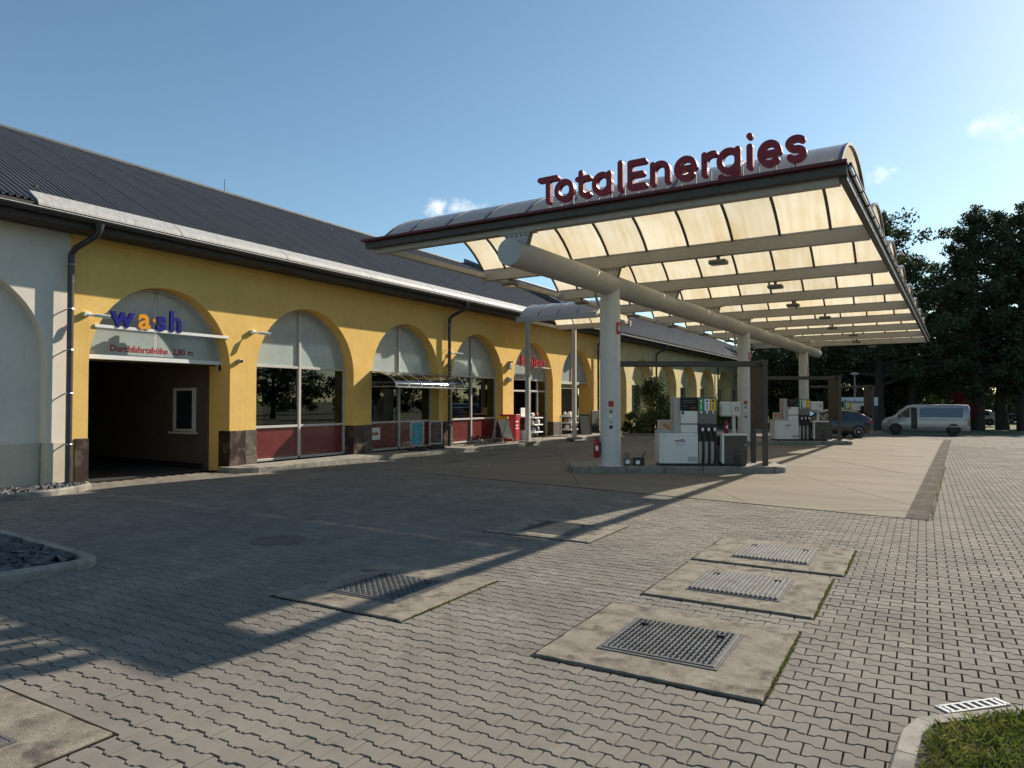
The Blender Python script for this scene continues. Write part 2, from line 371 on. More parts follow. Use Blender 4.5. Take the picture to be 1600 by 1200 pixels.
def copy_tree(o, label=None, loc=None, rz=None):
    def cp(a, par):
        c = a.copy(); COL.objects.link(c); c.parent = par
        for ch in [k for k in KIDS.get(a.name, [])]: cp(ch, c)
        return c
    KIDS = {}
    for q in bpy.data.objects:
        if q.parent: KIDS.setdefault(q.parent.name, []).append(q)
    c = cp(o, None)
    if label: c['label'] = label
    if loc is not None: c.location = loc
    if rz is not None: c.rotation_euler = (0, 0, rz)
    return c
def text_mesh(txt, size, extrude=.01, bold=0., align='LEFT', spacing=1., res=4):
    cu = bpy.data.curves.new('lettering', 'FONT'); cu.body = txt; cu.size = size; cu.extrude = extrude; cu.offset = bold
    cu.align_x = align; cu.space_character = spacing; cu.resolution_u = res
    o = bpy.data.objects.new('lettering', cu); COL.objects.link(o)
    dg = bpy.context.evaluated_depsgraph_get(); me = bpy.data.meshes.new_from_object(o.evaluated_get(dg))
    bpy.data.objects.remove(o); bpy.data.curves.remove(cu)
    return me
def ribbon(mb, pts, w, y0, y1, mi=0, mi_side=None, n=7, closed=False):
    """Stroke of width w along a 2D polyline (x,z) with round ends, solid between depths y0 and y1."""
    P = [Vector(p) for p in pts]; L = []; Rr = []; N = len(P)
    for i in range(N):
        if closed: d = (P[(i + 1) % N] - P[i - 1]).normalized()
        else: d = (P[min(i + 1, N - 1)] - P[max(i - 1, 0)]).normalized()
        nrm = Vector((-d.y, d.x)); L.append(P[i] + nrm * w / 2); Rr.append(P[i] - nrm * w / 2)
    ms = mi if mi_side is None else mi_side
    if closed:
        vs = [(q.x, y, q.y) for y in (y0, y1) for ring in (L, Rr) for q in ring]; fs = []; fs2 = []
        for i in range(N):
            j = (i + 1) % N
            fs += [(i, N + i, N + j, j), (2 * N + i, 2 * N + j, 3 * N + j, 3 * N + i)]
            fs2 += [(i, j, 2 * N + j, 2 * N + i), (N + i, 3 * N + i, 3 * N + j, N + j)]
        mb.add(vs, fs, mi); mb.add(vs, fs2, ms); return
    def cap(c, d):
        a0 = math.atan2(d.y, d.x); return [c + Vector((math.cos(a0 + t), math.sin(a0 + t))) * w / 2 for t in [math.pi / 2 - math.pi * k / n for k in range(1, n)]]
    d1 = (P[-1] - P[-2]).normalized(); d0 = (P[0] - P[1]).normalized()
    c1 = cap(P[-1], d1); c0 = cap(P[0], d0)
    # body quads plus end-cap fans, front and back; side walls around the outline
    out = L + c1 + Rr[::-1] + c0; m = len(out)
    vs = [(q.x, y, q.y) for y in (y0, y1) for q in out]; fs = []
    iL = lambda i: i; iR = lambda i: N + len(c1) + (N - 1 - i)
    for i in range(N - 1):
        fs += [(iL(i), iR(i), iR(i + 1), iL(i + 1)), (m + iL(i), m + iL(i + 1), m + iR(i + 1), m + iR(i))]
    f1 = [iL(N - 1)] + [N + k for k in range(len(c1))] + [iR(N - 1)]
    f0 = [iR(0)] + [2 * N + len(c1) + k for k in range(len(c0))] + [iL(0)]
    for f in (f1, f0): fs += [tuple(f[::-1]), tuple(m + k for k in f)]
    mb.add(vs, fs, mi)
    mb.add(vs, [(i, (i + 1) % m, m + (i + 1) % m, m + i) for i in range(m)], ms)
def arcpts(cx, cz, rx, rz, a0, a1, n=16): return [(cx + rx * math.cos(R_(a0 + (a1 - a0) * i / n)), cz + rz * math.sin(R_(a0 + (a1 - a0) * i / n))) for i in range(n + 1)]
def inpoly(x, y, poly):
    c = False; n = len(poly)
    for i in range(n):
        x1, y1 = poly[i]; x2, y2 = poly[i - 1]
        if (y1 > y) != (y2 > y) and x < (x2 - x1) * (y - y1) / (y2 - y1) + x1: c = not c
    return c
def inpoly_np(X, Y, poly):
    c = np.zeros(X.shape, bool); n = len(poly)
    for i in range(n):
        x1, y1 = poly[i]; x2, y2 = poly[i - 1]
        if y1 == y2: continue
        c ^= ((y1 > Y) != (y2 > Y)) & (X < (x2 - x1) * (Y - y1) / (y2 - y1) + x1)
    return c

# ------------------------------------------------------------------ frames of reference
TH = R_(2.03)
UA = Vector((math.sin(TH), math.cos(TH), 0)); VA = Vector((math.cos(TH), -math.sin(TH), 0))
C1 = Vector((-6.85, 16.62, 0))                     # first canopy column
def cuv(u, v, z=0.): return C1 + UA * u + VA * v + Vector((0, 0, z))
def gz(x, y):                                       # the yard falls away gently to the far end
    t = np.maximum(0, np.asarray(y, float) - 33.0); t = np.minimum(t, 35)
    return -0.014 * t
MC = Matrix.Translation(C1) @ Matrix(((VA.x, UA.x, 0, 0), (VA.y, UA.y, 0, 0), (0, 0, 1, 0), (0, 0, 0, 1)))   # canopy frame: x = v, y = u
FX = -15.4                                          # facade plane
COLS = [0.0, 13.15, 26.4]

# ------------------------------------------------------------------ ground
def sheet(name, xs, ys, dz, m):
    xs = np.asarray(xs, float); ys = np.asarray(ys, float); X, Y = np.meshgrid(xs, ys); Z = gz(X, Y) + dz
    vs = np.stack([X, Y, Z], -1).reshape(-1, 3).tolist(); w = len(xs); fs = []
    for j in range(len(ys) - 1):
        for i in range(w - 1): a = j * w + i; fs.append((a, a + 1, a + w + 1, a + w))
    mb = MB(); mb.add(vs, fs); return struct(mb.build(name, m))
ground = sheet('ground', [-900, -200, -60, -16, 0, 12, 60, 200, 900], [-600, -100, -20, 0, 33, 40, 47, 55, 68, 100, 250, 1200], -.09, M['lawn'])
YARD_Y1 = 50.5
yard = sheet('paved_yard', np.linspace(-26, 14, 6), [-8, 0, 10, 20, 33, 38, 44, YARD_Y1], -.02, M['joint'])

# outlines that interrupt the paving (world XY)
ALPHA = R_(31.5)
EA = VA * math.cos(ALPHA) + UA * math.sin(ALPHA); NA = UA * math.cos(ALPHA) - VA * math.sin(ALPHA)
apron_uv = [(-2.75, -3.45), (-4.02, 6.72), (24.2, 6.86), (27.5, -3.3)]
apron = [tuple(cuv(u, v))[:2] for u, v in apron_uv]
drain_poly = [tuple(cuv(u, v))[:2] for u, v in [(-4.06, 6.70), (-4.08, 7.06), (24.2, 7.12), (24.2, 6.84)]]
SLABS = [(-2.40, -.86, 4.40, 5.87), (-2.28, -.82, 6.29, 7.79), (-2.29, -.74, 7.95, 9.41), (-5.19, -3.70, 4.52, 6.00), (-5.23, -3.68, 8.19, 9.55), (-5.27, -3.79, .75, 2.22)]
def stadium_bed(): 
    return [(-12.5, 4.80), (-10.62, 4.68), (-9.96, 4.64), (-8.15, 4.48), (-7.90, 4.42), (-7.75, 4.28), (-7.70, 4.07), (-7.74, 3.80), (-7.84, 3.46), (-8.15, 2.5), (-12.5, 2.7)]
bed2 = stadium_bed()
bed1 = [(-15.4, -1.0), (-14.12, -1.0), (-14.12, 6.2), (-14.2, 7.1), (-14.42, 7.75), (-14.72, 8.12), (-15.4, 8.35)]
walk = [(-15.4, 11.62), (-15.02, 11.62), (-14.62, 11.72), (-14.40, 12.05), (-14.33, 12.6), (-14.33, 15.6), (-14.05, 18.8), (-13.80, 21.6), (-13.62, 25.0), (-13.5, 29.0), (-13.45, 33.4), (-13.6, 34.6), (-15.4, 35.2)]
shrub_bed = [(-15.4, 35.6), (-13.6, 35.4), (-12.2, 36.2), (-11.6, 39.0), (-11.6, 58), (-15.4, 58)]
grass_poly = [(-.30, 2.6), (-.17, 3.9), (-.13, 4.38), (-.06, 4.60), (.19, 4.82), (.57, 5.17), (1.6, 6.1), (3.4, 7.2), (6, 7.8), (6, 2.4)]

# pavers: I-shaped concrete blocks laid in running bond
PL, PR, AMP = .19, .127, .024
def paver_outline(g=.009):
    h = PL / 2 - g * .5; a = PR / 2 + AMP / 2 - g / 2; b = PR / 2 - AMP / 2 - g / 2
    x1 = PL * .31; x2 = PL * .20
    return [(-h, -a), (-x1, -a), (-x2, -b), (x2, -b), (x1, -a), (h, -a), (h, a), (x1, a), (x2, b), (-x2, b), (-x1, a), (-h, a)]
def paver_mesh_arrays():
    o = np.array(paver_outline()); n = len(o); inner = o * np.array([1 - .008 / PL * 2 * .5, 1 - .008 / PR * 2 * .5])
    v = np.concatenate([np.c_[inner, np.zeros(n)], np.c_[o, np.full(n, -.005)], np.c_[o, np.full(n, -.04)]])
    f = []
    for a in (0, n):
        for i in range(n): j = (i + 1) % n; f.append((a + n + i, a + n + j, a + j, a + i))
    top = [(0, 1, 10, 11), (1, 2, 9, 10), (2, 3, 8, 9), (3, 4, 7, 8), (4, 5, 6, 7)]
    return v, f + top
PV, PF = paver_mesh_arrays()
F0 = np.array([-math.sin(YAW), math.cos(YAW)]); RR = np.array([math.cos(YAW), math.sin(YAW)])
def paver_grid():
    xs = np.arange(-82, 68); rows = np.arange(8, 396); cx = []; cy = []
    C, Rw = np.meshgrid(xs, rows)
    X = C * PL + (Rw % 2) * PL / 2; Y = Rw * PR + 0.0
    X = X.ravel(); Y = Y.ravel()
    dep = X * F0[0] + Y * F0[1]; lat = X * RR[0] + Y * RR[1]
    ok = (dep > 2.0) & (lat < dep * .74 + 4.2) & (lat > -dep * .74 - 2.2) & (X > -15.6) & (X < 12.5) & (Y < 50)
    ok &= ~((X < -11.9) & (Y > 35.8))
    def shrink(P, d):
        cx = sum(p[0] for p in P) / len(P); cy = sum(p[1] for p in P) / len(P); out = []
        for x, y in P:
            l = math.hypot(x - cx, y - cy); out.append((x + (cx - x) * d / l, y + (cy - y) * d / l))
        return out
    apr = [tuple(cuv(u, v))[:2] for u, v in [(-2.6, -3.3), (-3.87, 6.6), (-3.9, 6.97), (24.1, 7.04), (27.3, -3.15)]]
    for P in (apr, shrink(bed2, .14), shrink(bed1, .14), shrink(walk, .14), shrink(grass_poly, .12), shrub_bed): ok &= ~inpoly_np(X, Y, P)
    for x0, x1, y0, y1 in SLABS: ok &= ~((X > x0 + .12) & (X < x1 - .12) & (Y > y0 + .09) & (Y < y1 - .09))
    ok &= ~((X < -15.38) & (Y > 11.4))
    return X[ok], Y[ok], dep[ok]
PX, PY, PD = paver_grid()
order = np.argsort(PD); PX, PY, PD = PX[order], PY[order], PD[order]
lat = PX * RR[0] + PY * RR[1]
vis = (np.abs(lat) < PD * .725) & (PD > 3.45)
near_idx = np.nonzero(vis)[0][:300]; is_near = np.zeros(len(PX), bool); is_near[near_idx] = True
def jit(n): return RNG.normal(0, .0011, n)
mesh_paver = bpy.data.meshes.new('paver'); mesh_paver.from_pydata(PV.tolist(), [], PF); mesh_paver.materials.append(M['paver'])
pz = gz(PX, PY) + jit(len(PX)); prx = RNG.normal(0, .006, len(PX)); pry = RNG.normal(0, .006, len(PX))
paver_variants = [mesh_paver]
for k in near_idx:
    o = bpy.data.objects.new('paver', mesh_paver); COL.objects.link(o); o.parent = yard
    o.location = (PX[k], PY[k], pz[k]); o.rotation_euler = (prx[k], pry[k], RNG.normal(0, .004))
rest = np.nonzero(~is_near)[0]
def pave_bulk(idx):
    n = len(PV); K = len(idx)
    V = np.repeat(PV[None], K, 0).copy()
    V[:, :, 2] += PV[None, :, 1] * prx[idx][:, None] - PV[None, :, 0] * pry[idx][:, None] + pz[idx][:, None]
    V[:, :, 0] += PX[idx][:, None]; V[:, :, 1] += PY[idx][:, None]
    far = PD[idx] > 24
    faces = np.array(PF[12:]).reshape(-1, 4)             # bulk: bevel ring sides + top
    faces = np.array([list(f) for f in PF if True])
    Fs = (faces[None] + (np.arange(K) * n)[:, None, None]).reshape(-1, 4)
    me = bpy.data.meshes.new('paving'); me.vertices.add(K * n); me.vertices.foreach_set('co', V.ravel())
    me.loops.add(len(Fs) * 4); me.loops.foreach_set('vertex_index', Fs.ravel().astype(np.int32))
    me.polygons.add(len(Fs)); me.polygons.foreach_set('loop_start', np.arange(0, len(Fs) * 4, 4, dtype=np.int32))
    me.polygons.foreach_set('loop_total', np.full(len(Fs), 4, np.int32)); me.materials.append(M['paver']); me.update(calc_edges=True); me.polygons.foreach_set('use_smooth', np.zeros(len(Fs), bool)); me.update()
    o = obj('paving_blocks', me, yard); o['kind'] = 'stuff'; return o
pave_bulk(rest)

# concrete apron: panels with open joints, laid obliquely like the pump islands
def clip(poly, nx, ny, c):                                  # keep nx*x+ny*y <= c
    out = []
    for i in range(len(poly)):
        p, q = poly[i], poly[(i + 1) % len(poly)]; a = nx * p[0] + ny * p[1] - c; b = nx * q[0] + ny * q[1] - c
        if a <= 0: out.append(p)
        if (a < 0 < b) or (b < 0 < a): t = a / (a - b); out.append((p[0] + (q[0] - p[0]) * t, p[1] + (q[1] - p[1]) * t))
    return out
apron_root = struct(sheet('concrete_apron', [-10.6, .9], [12.2, 20, 33, 40, 46], -.012, M['joint']))
apron_root.data.clear_geometry(); mbb = MB(); 
pa = [Vector((x, y, 0)) for x, y in apron]
ys_ = [0, .25, .5, .75, 1]
vv = []
for t in ys_:
    l = pa[0].lerp(pa[3], t); r = pa[1].lerp(pa[2], t); vv += [(l.x, l.y, float(gz(l.x, l.y)) - .01), (r.x, r.y, float(gz(r.x, r.y)) - .01)]
apron_root.data.from_pydata(vv, [], [(2 * i, 2 * i + 1, 2 * i + 3, 2 * i + 2) for i in range(4)]); apron_root.data.update()
g2 = .007
for i in range(-6, 14):
    e0, e1 = -1.0 + 2.72 * i, -1.0 + 2.72 * (i + 1)
    for j in range(-4, 10):
        n0, n1 = -6.2 + 5.6 * j + (i % 2) * .0, -6.2 + 5.6 * (j + 1)
        P = list(apron); c = (C1.x, C1.y)
        def lim(P, d, lo, hi):
            base = d.x * c[0] + d.y * c[1]
            P = clip(P, d.x, d.y, base + hi - g2); 
            return clip(P, -d.x, -d.y, -(base + lo + g2)) if len(P) > 2 else P
        P = lim(P, EA, e0, e1)
        if len(P) > 2: P = lim(P, NA, n0, n1)
        if len(P) < 3: continue
        ar = abs(sum(P[k][0] * P[k - 1][1] - P[k - 1][0] * P[k][1] for k in range(len(P)))) / 2
        if ar < .05: continue
        cx = sum(p[0] for p in P) / len(P); cy = sum(p[1] for p in P) / len(P)
        mb = MB(); dz = RNG.normal(0, .0012)
        n = len(P)
        vs = [(x, y, float(gz(x, y)) + .004 + dz) for x, y in P] + [(x, y, float(gz(x, y)) - .03) for x, y in P]
        mb.add(vs, [tuple(range(n)), *[((k + 1) % n, k, n + k, n + (k + 1) % n) for k in range(n)]])
        mb.build('concrete_panel', M['concrete_apron'], apron_root)

ja, jb = Vector((*apron[0], 0)), Vector((*apron[1], 0)); jn = Vector((-(jb - ja).y, (jb - ja).x, 0)).normalized()
for k in range(4):
    p, q = ja.lerp(jb, k / 4 + .001), ja.lerp(jb, (k + 1) / 4 - .001); mb = MB()
    mb.prism([tuple(w)[:2] for w in (p - jn * .035, q - jn * .035, q - jn * .004, p - jn * .004)], -.02, .0065); mb.build('joint_filler', M['joint'], apron_root)
# drainage gutter of dished concrete elements along the apron
drain = tag(bpy.data.objects.new('drain_gutter', None), 'dished concrete drainage gutter running along the right edge of the forecourt', 'gutter'); COL.objects.link(drain)
M['drain'] = mat('gutter_concrete', (.085, .076, .064), .95, .2, 3, .4, 120, spec=.08, col2=(.075, .063, .05), c2scale=4)
M['drain2'] = mat('gutter_concrete_pale', (.108, .096, .080), .95, .2, 3, .4, 120, spec=.08, col2=(.09, .075, .06), c2scale=4)
nd = 56
for k in range(nd):
    u0 = -4.06 + k * .5; u1 = u0 + .488
    if u1 > 24.2: break
    prof = [(6.755, -.05), (6.76, .012), (6.84, .009), (6.88, .013), (6.95, .007), (7.00, .006), (7.05, .010), (7.075, .014), (7.08, -.05)]
    mb = MB(); vs = []
    for u in (u0, u1):
        sh = .0035 * (u + 4)
        for v, z in prof: p = cuv(u, v - .04 + sh, z); p.z += float(gz(p.x, p.y)); vs.append(tuple(p))
    n = len(prof); mb.add(vs, [(i, i + 1, n + i + 1, n + i) for i in range(n - 1)])
    mb.build('gutter_stone', M['drain2' if k % 3 == 1 else 'drain'], drain)

# kerb stones along a polyline
def kerb_line(parent, pts, w, h, m, step=1.0, inward=1, name='kerb_stone', bev=.025, z0=-.05):
    P = [Vector((x, y, 0)) for x, y in pts]; segs = []
    acc = []; 
    # resample
    L = [0]
    for i in range(1, len(P)): L.append(L[-1] + (P[i] - P[i - 1]).length)
    def at(s):
        s = max(0, min(L[-1], s))
        for i in range(1, len(P)):
            if s <= L[i] + 1e-9: return P[i - 1].lerp(P[i], (s - L[i - 1]) / max(1e-9, L[i] - L[i - 1]))
    n = max(1, round(L[-1] / step)); st = L[-1] / n
    for k in range(n):
        s0, s1 = k * st + .004, (k + 1) * st - .004
        ss = [s0] + [l for l in L if s0 + .05 < l < s1 - .05] + [s1]
        outer = [at(s) for s in ss]; inner = []
        for i, p in enumerate(outer):
            d = (at(ss[i] + .05) - at(ss[i] - .05)).normalized(); nrm = Vector((-d.y, d.x, 0)) * inward; inner.append((p, nrm))
        prof = [(0, z0), (0, h - bev), (bev, h), (w, h), (w, z0)]
        vs = []
        for p, nrm in inner:
            for a, z in prof: q = p + nrm * a; vs.append((q.x, q.y, z + float(gz(q.x, q.y))))
        m_ = len(prof); fs = []
        for i in range(len(inner) - 1):
            for j in range(m_ - 1): fs.append((i * m_ + j, (i + 1) * m_ + j, (i + 1) * m_ + j + 1, i * m_ + j + 1))
        fs += [tuple(range(m_)), tuple(range(len(vs) - 1, len(vs) - m_ - 1, -1))]
        mb = MB(); mb.add(vs, fs); mb.build(name, m, parent)

def poly_cap(name, poly, z, m, parent=None):
    mb = MB(); mb.add([(x, y, z) for x, y in poly], [tuple(range(len(poly)))]); return mb.build(name, m, parent)
def gravel(poly, n, parent, z, smin=.03, smax=.09, name='gravel'):
    mb = MB(); xs = [p[0] for p in poly]; ys = [p[1] for p in poly]; c = 0
    while c < n:
        x = random.uniform(min(xs), max(xs)); y = random.uniform(min(ys), max(ys))
        if not inpoly(x, y, poly): continue
        c += 1; s = random.uniform(smin, smax)
        rot = Matrix.Rotation(random.uniform(0, 6.3), 4, 'Z') @ Matrix.Rotation(random.gauss(0, .5), 4, 'X') @ Matrix.Rotation(random.gauss(0, .4), 4, 'Y')
        k = 5; vs = []
        for t in range(k):
            a = 2 * math.pi * t / k + random.uniform(-.3, .3); r = s * random.uniform(.35, .6); vs.append(Vector((r * math.cos(a) * 1.5, r * math.sin(a), -.12 * s)))
        for t in range(k): vs.append(vs[t] * random.uniform(.6, .95) + Vector((0, 0, s * random.uniform(.25, .45))))
        T = Matrix.Translation((x, y, z + random.uniform(0, .02))) @ rot
        fs = [(i, (i + 1) % k, k + (i + 1) % k, k + i) for i in range(k)] + [tuple(range(k, 2 * k))]
        mb.add([T @ v for v in vs], fs)
    o = mb.build(name, M['slate'], parent); o['kind'] = 'stuff'; return o

b1 = struct(poly_cap('gravel_strip', [(x, y) for x, y in bed1], .05, M['soil']))
kerb_line(b1, bed1[1:-1] + [(-15.1, 8.27)], .08, .12, M['kerb'], .95, 1)
gravel([(-15.38, 1.5), (-14.2, 1.5), (-14.2, 6.2), (-14.28, 7.05), (-14.5, 7.7), (-14.8, 8.02), (-15.38, 8.2)], 1500, b1, .06, .05, .13)
b2 = struct(poly_cap('gravel_island', bed2, .03, M['soil']))
kerb_line(b2, bed2[:-1], .13, .10, M['kerb'], .8, -1)
inner2 = [(-12.0, 4.6), (-10.6, 4.52), (-8.3, 4.34), (-8.0, 4.22), (-7.88, 4.05), (-7.96, 3.5), (-8.3, 2.6), (-12, 2.8)]
gravel(inner2, 1700, b2, .05, .06, .15)
mb = MB(); mb.box((-9.4, 3.52, .02), (-8.02, 3.60, .09), bev=.01); mb.build('edging_stone', M['kerb'], b2)

# pavement along the shop front
sw = struct(poly_cap('shop_pavement', walk, .117, M['kerb']))
kerb_line(sw, walk[:-1], .14, .125, M['kerb'], 1.0, 1)
for i in range(22):
    for j in range(4):
        x0 = FX + .02 + j * .43; y0 = 12.1 + i * 1.0
        fr = np.interp(y0 + .5, [12, 15.6, 21.6, 25, 29, 34], [-14.35, -14.33, -13.8, -13.62, -13.5, -13.45]) - .15
        x1 = min(x0 + .425, fr)
        if x1 - x0 < .08: continue
        mb = MB(); mb.box((x0, y0, .09), (x1, y0 + .992, .126 + RNG.normal(0, .001)), bev=.004); mb.build('paving_slab', M['kerb'], sw)

# service pits: concrete slab with a steel lid
def pit(x0, x1, y0, y1, lid, style, label):
    t = thing('service_pit', label, 'manhole cover', ((x0 + x1) / 2, (y0 + y1) / 2, 0), 0, 'tank service pits in the yard')
    hx, hy = (x1 - x0) / 2, (y1 - y0) / 2; lx, ly = lid
    mb = MB()
    # slightly irregular slab
    n = 14; ring = []
    for a, b in (((-hx, -hy), (hx, -hy)), ((hx, -hy), (hx, hy)), ((hx, hy), (-hx, hy)), ((-hx, hy), (-hx, -hy))):
        for k in range(n):
            t_ = k / n; ring.append((a[0] + (b[0] - a[0]) * t_ + random.uniform(-.006, .006), a[1] + (b[1] - a[1]) * t_ + random.uniform(-.006, .006)))
    N_ = len(ring); zt = .017
    vs = [(x, y, -.03) for x, y in ring] + [(x, y, zt - .008) for x, y in ring] + [(x * .99, y * .99, zt) for x, y in ring]
    fs = [(i, (i + 1) % N_, N_ + (i + 1) % N_, N_ + i) for i in range(N_)] + [(N_ + i, N_ + (i + 1) % N_, 2 * N_ + (i + 1) % N_, 2 * N_ + i) for i in range(N_)] + [tuple(range(2 * N_, 3 * N_))]
    mb.add(vs, fs); mb.build('slab', M['slab'], t)
    gp = MB()
    for lo, hi in (((-hx - .022, -hy - .022), (hx + .022, -hy - .006)), ((-hx - .022, hy + .006), (hx + .022, hy + .022)), ((-hx - .022, -hy - .006), (-hx - .006, hy + .006)), ((hx + .006, -hy - .006), (hx + .022, hy + .006))): gp.box((lo[0], lo[1], -.03), (hi[0], hi[1], .0045))
    gp.build('open_joint', M['joint'], t)
    fr = MB()
    for a, b in (((-lx - .02, -ly - .02), (lx + .02, -ly)), ((-lx - .02, ly), (lx + .02, ly + .02)), ((-lx - .02, -ly), (-lx, ly)), ((lx, -ly), (lx + .02, ly))):
        fr.box((a[0], a[1], .005), (b[0], b[1], .024))
    fr.build('lid_frame', M['steel_lid'], t)
    ld = MB(); ld.box((-lx + .006, -ly + .006, .005), (lx - .006, ly - .006, .030), bev=.006)
    lid_o = ld.build('lid', M['steel_lid'], t)
    rb = MB()
    if style == 'rib':
        k = 19; w = 2 * lx / k
        for i in range(k):
            cx = -lx + (i + .5) * w
            prof = [(-.33 * w, 0), (-.24 * w, .010), (.0, .014), (.24 * w, .010), (.33 * w, 0)]
            vs = [(cx + a, y, .030 + z) for y in (-ly + .015, ly - .015) for a, z in prof]; n5 = 5
            rb.add(vs, [(j, j + 1, n5 + j + 1, n5 + j) for j in range(4)] + [(4, 3, 2, 1, 0), (5, 6, 7, 8, 9)])
        rb.build('tread_ribs', M['steel_lid'], lid_o)['kind'] = 'stuff'
    else:
        kx, ky = 20, 20
        for i in range(kx):
            for j in range(ky):
                cx = -lx + .03 + (i + .5) * (2 * lx - .06) / kx; cy = -ly + .03 + (j + .5) * (2 * ly - .06) / ky
                T = Matrix.Translation((cx, cy, .030)) @ Matrix.Rotation(R_(45 if (i + j) % 2 else -45), 4, 'Z')
                vs = [(-.020, 0, 0), (0, -.008, 0), (.020, 0, 0), (0, .008, 0), (-.009, 0, .009), (.009, 0, .009)]
                rb.add([T @ Vector(v) for v in vs], [(0, 1, 5, 4), (1, 2, 5), (2, 3, 4, 5), (3, 0, 4)])
        rb.build('tread_studs', M['steel_lid'], lid_o)['kind'] = 'stuff'
    hd = MB()
    for sx, sy in ((-1, .2), (1, .2)): hd.box((sx * lx * .72 - .03, ly * .62 - .012, .032), (sx * lx * .72 + .03, ly * .62 + .012, .046))
    hd.build('lifting_slot', M['black'], lid_o)
    return t
PITL = ['nearest large service pit with studded steel lid in sunlit paving', 'middle one of the three sunlit service pits with ribbed steel lid',
        'farthest of the three sunlit service pits, ribbed lid nearest the forecourt', 'service pit with studded lid crossed by the canopy shadow edge',
        'service pit near the concrete apron with its lid half in shadow', 'rough concrete service pit cut off by the bottom left corner']
for (x0, x1, y0, y1), l, st, lb in zip(SLABS, [(.41, .39), (.405, .41), (.40, .43), (.39, .39), (.37, .42), (.4, .4)], ['stud', 'rib', 'rib', 'stud', 'stud', 'stud'], PITL): pit(x0, x1, y0, y1, l, st, lb)

def round_manhole(x, y, r, label):
    t = thing('round_manhole', label, 'manhole cover', (x, y, .0), 0, 'round manhole covers in the paving')
    mb = MB(); mb.lathe([(r + .05, -.02), (r + .05, .004), (r, .006), (r, -.004)], n=36); mb.build('frame', M['cast_iron'], t)
    mb = MB(); mb.lathe([(r - .01, -.02), (r - .01, .003), (r * .6, .005), (r * .55, .002), (r * .3, .002), (r * .27, .005)], n=36); mb.build('lid', M['cast_iron'], t, smooth=20)
round_manhole(-7.18, 6.33, .3, 'round manhole cover lying in the shaded paving beyond the gravel island')
round_manhole(-12.0, 17.19, .33, 'round manhole cover in the lane before the middle shop window')
round_manhole(-12.4, 19.83, .33, 'round manhole cover in the lane nearest the red box')

round_manhole(2.2, 23.5, .33, 'round manhole cover in sunlit paving at the right picture edge')
# grass corner with edging and street gully
lawn = struct(poly_cap('grass_verge', grass_poly, .012, M['soil']))
kerb_line(lawn, grass_poly[:-1], .10, .03, M['kerb'], .5, -1, bev=.012)
def grass_blades(poly, n, parent, z, hmin=.03, hmax=.075):
    xs = [p[0] for p in poly]; ys = [p[1] for p in poly]; vs = []; fs = []
    while len(fs) < n:
        x = random.uniform(min(xs), max(xs)); y = random.uniform(min(ys), max(ys))
        if not inpoly(x, y, poly): continue
        h = random.uniform(hmin, hmax); a = random.uniform(0, 6.28); w = random.uniform(.002, .0045); lx, ly = random.gauss(0, .5) * h, random.gauss(0, .5) * h
        o = len(vs); dx, dy = w * math.cos(a), w * math.sin(a)
        vs += [(x - dx, y - dy, z), (x + dx, y + dy, z), (x + lx * .5 + dx * .7, y + ly * .5 + dy * .7, z + h * .6), (x + lx, y + ly, z + h * random.uniform(.7, 1))]
        fs.append((o, o + 1, o + 2, o + 3))
    mb = MB(); mb.add(vs, fs); o = mb.build('grass_tufts', M['grass'], parent); o['kind'] = 'stuff'
grass_blades([(-.16, 3.0), (-.04, 3.9), (-.0, 4.36), (.06, 4.53), (.24, 4.79), (.6, 5.10), (1.5, 5.8), (2.4, 5.8), (1.6, 3.0)], 26000, lawn, .012)
moss = [[(x1 - .004, y0 + .1), (x1 + .03, y0 + .1), (x1 + .03, y1 - .05), (x1 - .004, y1 - .05)] for x0, x1, y0, y1 in SLABS[:4]]
for P in moss: grass_blades(P, 420, yard, .002, .008, .024)
P = [tuple(cuv(u, v))[:2] for u, v in ((-4, 7.05), (6, 7.08), (6, 7.12), (-4, 7.09))]; grass_blades(P, 1500, yard, .004, .006, .02)
gl = thing('street_gully', 'pale slotted gully grate set against the kerb of the grass verge', 'drain grate', (.225, 4.985, .004), math.atan2(.30, .30))
mb = MB(); mb.box((-.21, -.05, -.02), (.21, -.035, .006)); mb.box((-.21, .035, -.02), (.21, .05, .006)); mb.box((-.225, -.05, -.02), (-.2, .05, .006)); mb.box((.2, -.05, -.02), (.225, .05, .006)); mb.build('frame', M['grate'], gl)
mb = MB(); mb.box((-.2, -.035, -.03), (.2, .035, -.02)); mb.build('sump', M['black'], gl)
for k in range(7): mb = MB(); x = -.2 + .4 * (k + .5) / 7.; mb.box((x - .011, -.036, -.018), (x + .011, .036, .005)); mb.build('bar', M['grate'], gl)

# ------------------------------------------------------------------ the arcaded building
bld = thing('arcade_building', 'long yellow arcaded building with dark corrugated roof and shop windows', 'building', (0, 0, 0))
ZT = 5.34; R_AR = 1.865; ZS = 2.585
